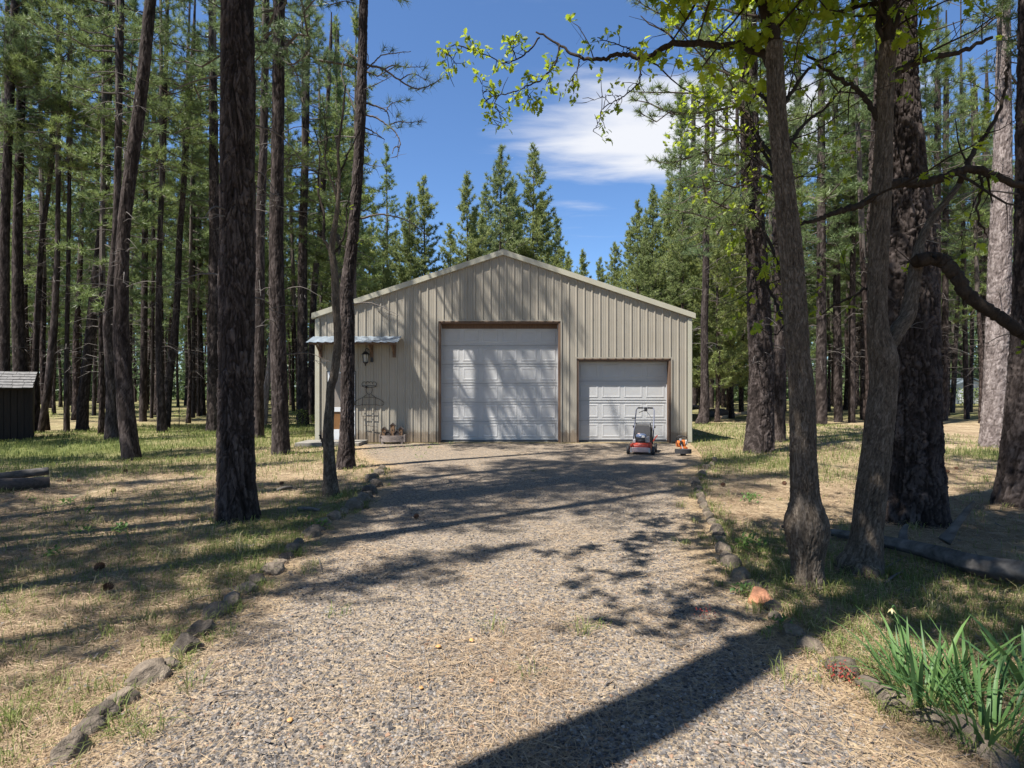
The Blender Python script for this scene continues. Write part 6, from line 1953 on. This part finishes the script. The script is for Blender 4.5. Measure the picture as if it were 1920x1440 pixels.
def build_clumps():
    rng = random.Random(61)
    lib = [blade_mesh(.40 + .05 * (k % 4), .016 + .004 * (k % 3), .15 + .14 * (k % 5), k) for k in range(10)]
    wide = [blade_mesh(.46 + .05 * k, .040 + .006 * k, .2 + .1 * k, 40 + k) for k in range(4)]
    specs = [(1732, 1322, .15, 84, lib, 1.0, 'largest clump of strap-leaved daffodil plants beside the edging stones'),
             (1852, 1392, .15, 70, lib, .95, 'clump of strap leaves nearest the bottom right corner'),
             (1806, 1296, .12, 44, lib, .9, 'smaller clump of strap leaves behind the largest one'),
             (1948, 1322, .11, 18, wide, 1.0, 'iris fan with broad sword leaves at the right edge'),
             (1702, 1268, .08, 22, lib, .65, 'small tuft of strap leaves behind the largest clump')]
    for k, (px, py, rad, n, L, s, lab) in enumerate(specs):
        x, y = G(px, py)
        t = thing('leaf_clump', lab, 'plant', (x, y, float(hgt(x, y))), 0, 'strap-leaved plants at the bottom right')
        for q in range(n):
            a = rng.uniform(0, 2 * PI); rr = rad * math.sqrt(rng.random())
            o = put('leaf', rng.choice(L), t, (rr * math.cos(a), rr * math.sin(a), -.01))
            o.rotation_euler = (R(-rng.uniform(2, 26)), R(rng.uniform(-10, 10)), a - PI / 2 + rng.uniform(-.5, .5))
            sc = s * rng.uniform(.5, 1.0); o.scale = (sc, sc, sc)
    # one nodding spent flower
    x, y = G(1712, 1300)
    p = np.array([x, y, float(hgt(x, y))]); e = W(1672, 1140, y - .02)
    t = thing('daffodil', 'single pale faded daffodil nodding above the strap leaves', 'flower', tuple(p))
    mb = MB(); sp = spline([p * 0, (e - p) * [.45, .5, .62], (e - p) * [.85, .9, 1.0], (e - p)], 16); mb.tube(sp, np.linspace(.005, .0035, 16), 6, True); mb.obj('stem', M['iris'], t, smooth=True)
    pm = simple('faded_petal', (0.32, 0.28, 0.14), .6, var=.15, scale=30)
    for k in range(6):
        a = 2 * PI * k / 6
        mb = MB()
        c = e - p; d = np.array([math.cos(a) * .6, math.sin(a) * .6, -.65]); d /= np.linalg.norm(d); s = np.cross(d, [0, 0, 1.0]); s /= np.linalg.norm(s)
        mb.add([c, c + d * .016 + s * .006, c + d * .034, c + d * .016 - s * .006], None, [(0, 1, 2, 3)])
        mb.obj('petal', pm, t)
build_clumps()

def leafy_weed(mb, x, y, r, n, size, rng):
    z = float(hgt(x, y))
    P = np.stack([x + rng.normal(size=n) * r * .5, y + rng.normal(size=n) * r * .5, z + .02 + rng.random(n) * r * .8], 1)
    Dr = unit(1) * np.stack([rng.normal(size=n), rng.normal(size=n), .6 + 0 * rng.random(n)], 1)
    Dr /= np.linalg.norm(Dr, axis=1, keepdims=True)
    m = n
    s = np.cross(Dr, [0, 0, 1.0]); s /= np.linalg.norm(s, axis=1, keepdims=True) + 1e-9
    L = size * rng.uniform(.5, 1.1, m)[:, None]
    V = np.stack([P, P + Dr * L * .5 + s * L * .25, P + Dr * L, P + Dr * L * .5 - s * L * .25], 1).reshape(-1, 3)
    mb.add(V - np.array([x, y, z]), None, np.arange(4 * n).reshape(-1, 4), 0, np.repeat(rng.random(n), 4))

def build_weeds():
    rng = np.random.default_rng(71)
    W_ = [(125, 952, .10, 40, .07, 'weed', 'low broad-leaved weed by itself on the needles, left of the thick trunk'), (168, 967, .07, 26, .06, 'weed', 'small grey-green weed right of the broad-leaved one'),
          (56, 945, .07, 22, .05, 'weed', 'little weed near the left logs'), (160, 1003, .09, 40, .06, 'weed', 'green tuft weed in the shade left of the thick trunk'),
          (228, 998, .10, 50, .06, 'weed', 'feathery weed right of the shaded tuft'), (635, 942, .09, 40, .06, 'weed', 'leafy weed at the foot of the thin crooked oak'),
          (600, 992, .10, 44, .06, 'weed', 'leafy weed between the left edging stones'), (1410, 945, .12, 70, .06, 'weed', 'bright weed in the sun right of the right edging'),
          (1400, 1032, .14, 110, .06, 'weed', 'bushy bright green weed beside the right edging stones'), (1392, 1118, .09, 50, .045, 'weed', 'grey-leaved weed in front of the reddish stone'),
          (1462, 1185, .09, 40, .05, 'weed', 'bluish weed in the shade below the reddish stone'), (1582, 1284, .10, 120, .022, 'redweed', 'patch of tiny red-leaved weed on the bottom right stones'),
          (1325, 1165, .07, 60, .018, 'redweed', 'small red-leaved weed on the right of the gravel'), (430, 965, .08, 40, .05, 'weed', 'small weed at the left of the thick trunk foot'),
          (100, 1050, .08, 36, .06, 'weed', 'pale weed in the left foreground shade')]
    for (px, py, r, n, s, mt, lab) in W_:
        x, y = G(px, py)
        mb = MB(); leafy_weed(mb, x, y, r, n, s, rng)
        tag(mb.obj('weed', M[mt], attr='tone', loc=(x, y, float(hgt(x, y)))), lab, 'weed', 'weeds on the forest floor')
    B = [(76, 790, .5, 300, .12, 'shrub', 'yellow-green shrub beside the shed corner'), (340, 782, .5, 200, .10, 'shrub', 'small yellow-green sapling left of the thick trunk'), (548, 800, .8, 700, .10, 'shrub', 'green shrub between the slim pines left of the garage'),
         (590, 792, .5, 300, .10, 'shrub', 'small shrub at the garage corner'), (432, 780, .6, 260, .10, 'weed', 'low green bush behind the thick trunk'), (250, 782, .7, 300, .10, 'weed', 'low green bush behind the leaning pine')]
    for (px, py, r, n, s, mt, lab) in B:
        x, y = G(px, py)
        mb = MB(); leafy_weed(mb, x, y, r, n, s, rng)
        tag(mb.obj('shrub', M[mt], attr='tone', loc=(x, y, float(hgt(x, y)))), lab, 'shrub', 'shrubs under the pines')
    x, y = (1816 - 960) / FPX * 54, 54
    mb = MB(); leafy_weed(mb, x, y, 2.0, 900, .24, rng)
    tag(mb.obj('shrub', M['shrub'], attr='tone', loc=(x, y, 0)), 'pale green bush in front of the white outbuilding', 'shrub')
build_weeds()

M['cone'] = simple('pine_cone_brown', (0.12, 0.058, 0.032), .9, var=.3, scale=40)
M['orange_chip'] = simple('orange_bark_chip', (0.50, 0.26, 0.09), .8, var=.25, scale=30)
def build_small():
    rng = random.Random(81)
    # pine cones : scales on a spiral
    mb = MB()
    for k in range(70):
        t = k / 69; a = k * 2.4
        r = .036 * math.sin(PI * (.12 + .85 * t)) ** .8; z = .09 * t
        c = Vector((r * math.cos(a), r * math.sin(a), z)); o = Vector((math.cos(a), math.sin(a), .45)).normalized(); s = Vector((-math.sin(a), math.cos(a), 0))
        mb.add([c - s * .010, c + s * .010, c + o * .018 + s * .007, c + o * .018 - s * .007, c + o * .010 + Vector((0, 0, .007))], [(0, 1, 4), (1, 2, 4), (2, 3, 4), (3, 0, 4)])
    mb.tube([(0, 0, 0), (0, 0, .05), (0, 0, .092)], [.02, .024, .008], 8)
    cone = mb.mesh('pine_cone', M['cone'])
    C = [(178, 1078, 'pine cone on the sunny needles left of the edging stones', 1.1), (208, 925, 'pine cone midway between the left logs and thick trunk', 1.0), (234, 884, 'pine cone near the foot of the leaning pine', 1.0), (210, 1112, 'pine cone in the shade below the sunny one', 1.0),
         (134, 906, 'pine cone right of the left logs', .9), (524, 913, 'pine cone in the sun right of the thick trunk', 1.0), (1352, 912, 'pine cone right of the right edging stones', 1.0), (1472, 912, 'pine cone between the burled oak and plated pine', 1.0), (1780, 888, 'pine cone right of the huge pine', 1.0), (1792, 884, 'second pine cone right of the huge pine', .9), (776, 974, 'pine cone on the gravel in the shade', .9)]
    for px, py, lab, s in C:
        x, y = G(px, py)
        o = put('pine_cone', cone); o.location = (x, y, float(hgt(x, y)) + .03); s *= .7; o.scale = (s, s, s); o.rotation_euler = (R(75), rng.uniform(-.3, .3), rng.uniform(0, 6))
        tag(o, lab, 'pine cone', 'pine cones on the ground')
    chips = [(822, 1218, .042, 'orange_chip', 'largest orange bark chip on the gravel'), (884, 1206, .034, 'orange_chip', 'orange bark chip right of the largest one'), (790, 1296, .028, 'orange_chip', 'small orange bark chip below the largest one'), (922, 1284, .028, 'red_stone', 'small red stone chip on the gravel near the dark shade'), (544, 1358, .035, 'orange_chip', 'orange bark chip at the bottom of the gravel'), (398, 1200, .035, 'cut_wood', 'pale chip beside the left edging stones')]
    for k, (px, py, s, mt, lab) in enumerate(chips):
        x, y = G(px, py)
        me = stone_mesh(900 + k, s * .6, s * .48, s * .25, 'bark_chip', mt, 2)
        o = put('bark_chip', me); o.location = (x, y, float(hgt(x, y)) + .02); o.rotation_euler = (.2, .1, rng.uniform(0, 6))
        tag(o, lab, 'chip', 'chips on the gravel')
    S = [((400, 1308), (462, 1307), .006, 'dead_twig', 'thin dark stick on the left of the gravel'), ((596, 1046), (604, 1078), .005, 'dead_twig', 'short pale twig on the gravel edge left'), ((428, 1106), (452, 1130), .005, 'dead_twig', 'pale twig leaning over the left edging stones'), ((350, 1134), (412, 1120), .004, 'dead_twig', 'long pale twig behind the left edging'),
         ((1660, 1090), (1694, 1068), .012, 'dead_twig', 'broken branch on the ground before the fallen log'), ((560, 960), (600, 964), .03, 'dead_twig', 'short dark branch piece by the thick trunk'), ((1636, 1078), (1700, 1040), .006, 'dead_twig', 'slim twig left of the broken branch'), ((520, 926), (548, 922), .03, 'grey_wood', 'pale short wood piece right of the thick trunk')]
    for (a, b, r, mt, lab) in S:
        xa, ya = G(*a); xb, yb = G(*b)
        p0 = np.array([xa, ya, float(hgt(xa, ya)) + r + .008]); p1 = np.array([xb, yb, float(hgt(xb, yb)) + r + .02]); m = (p0 + p1) / 2 + [0, 0, .015]
        mb = MB(); mb.tube(spline([p0, m, p1], 10), np.linspace(r, r * .6, 10), 7, True)
        tag(mb.obj('stick', M[mt], smooth=True), lab, 'stick', 'sticks on the ground')
    # thin steel stake on the left and small seedlings in front of the garage
    x, y = G(336, 802)
    mb = MB(); mb.box((0, 0, .45), (.02, .02, .95)); mb.box((0, -.012, .72), (.05, .012, .10))
    tag(mb.obj('marker_stake', M['black_metal'], loc=(x, y, float(hgt(x, y)))), 'thin dark stake in the grass left of the thick trunk', 'stake')
    rng2 = np.random.default_rng(5)
    for k, (px, py) in enumerate([(700, 852), (735, 848), (770, 843), (786, 846), (812, 840), (845, 838), (790, 862)]):
        sl = ['near the curved pine foot', 'below the planter', 'just right of the planter', 'between planter and tall door, nearer the camera', 'before the left jamb of the tall door', 'before the tall door', 'alone on the gravel end of the left edging'][k]
        x, y = G(px, py)
        mb = MB(); leafy_weed(mb, x, y, .16, 22, .05, rng2)
        tag(mb.obj('seedling', M['weed'], attr='tone', loc=(x, y, float(hgt(x, y)))), 'small weed seedling ' + sl, 'weed', 'seedlings before the garage')
build_small()
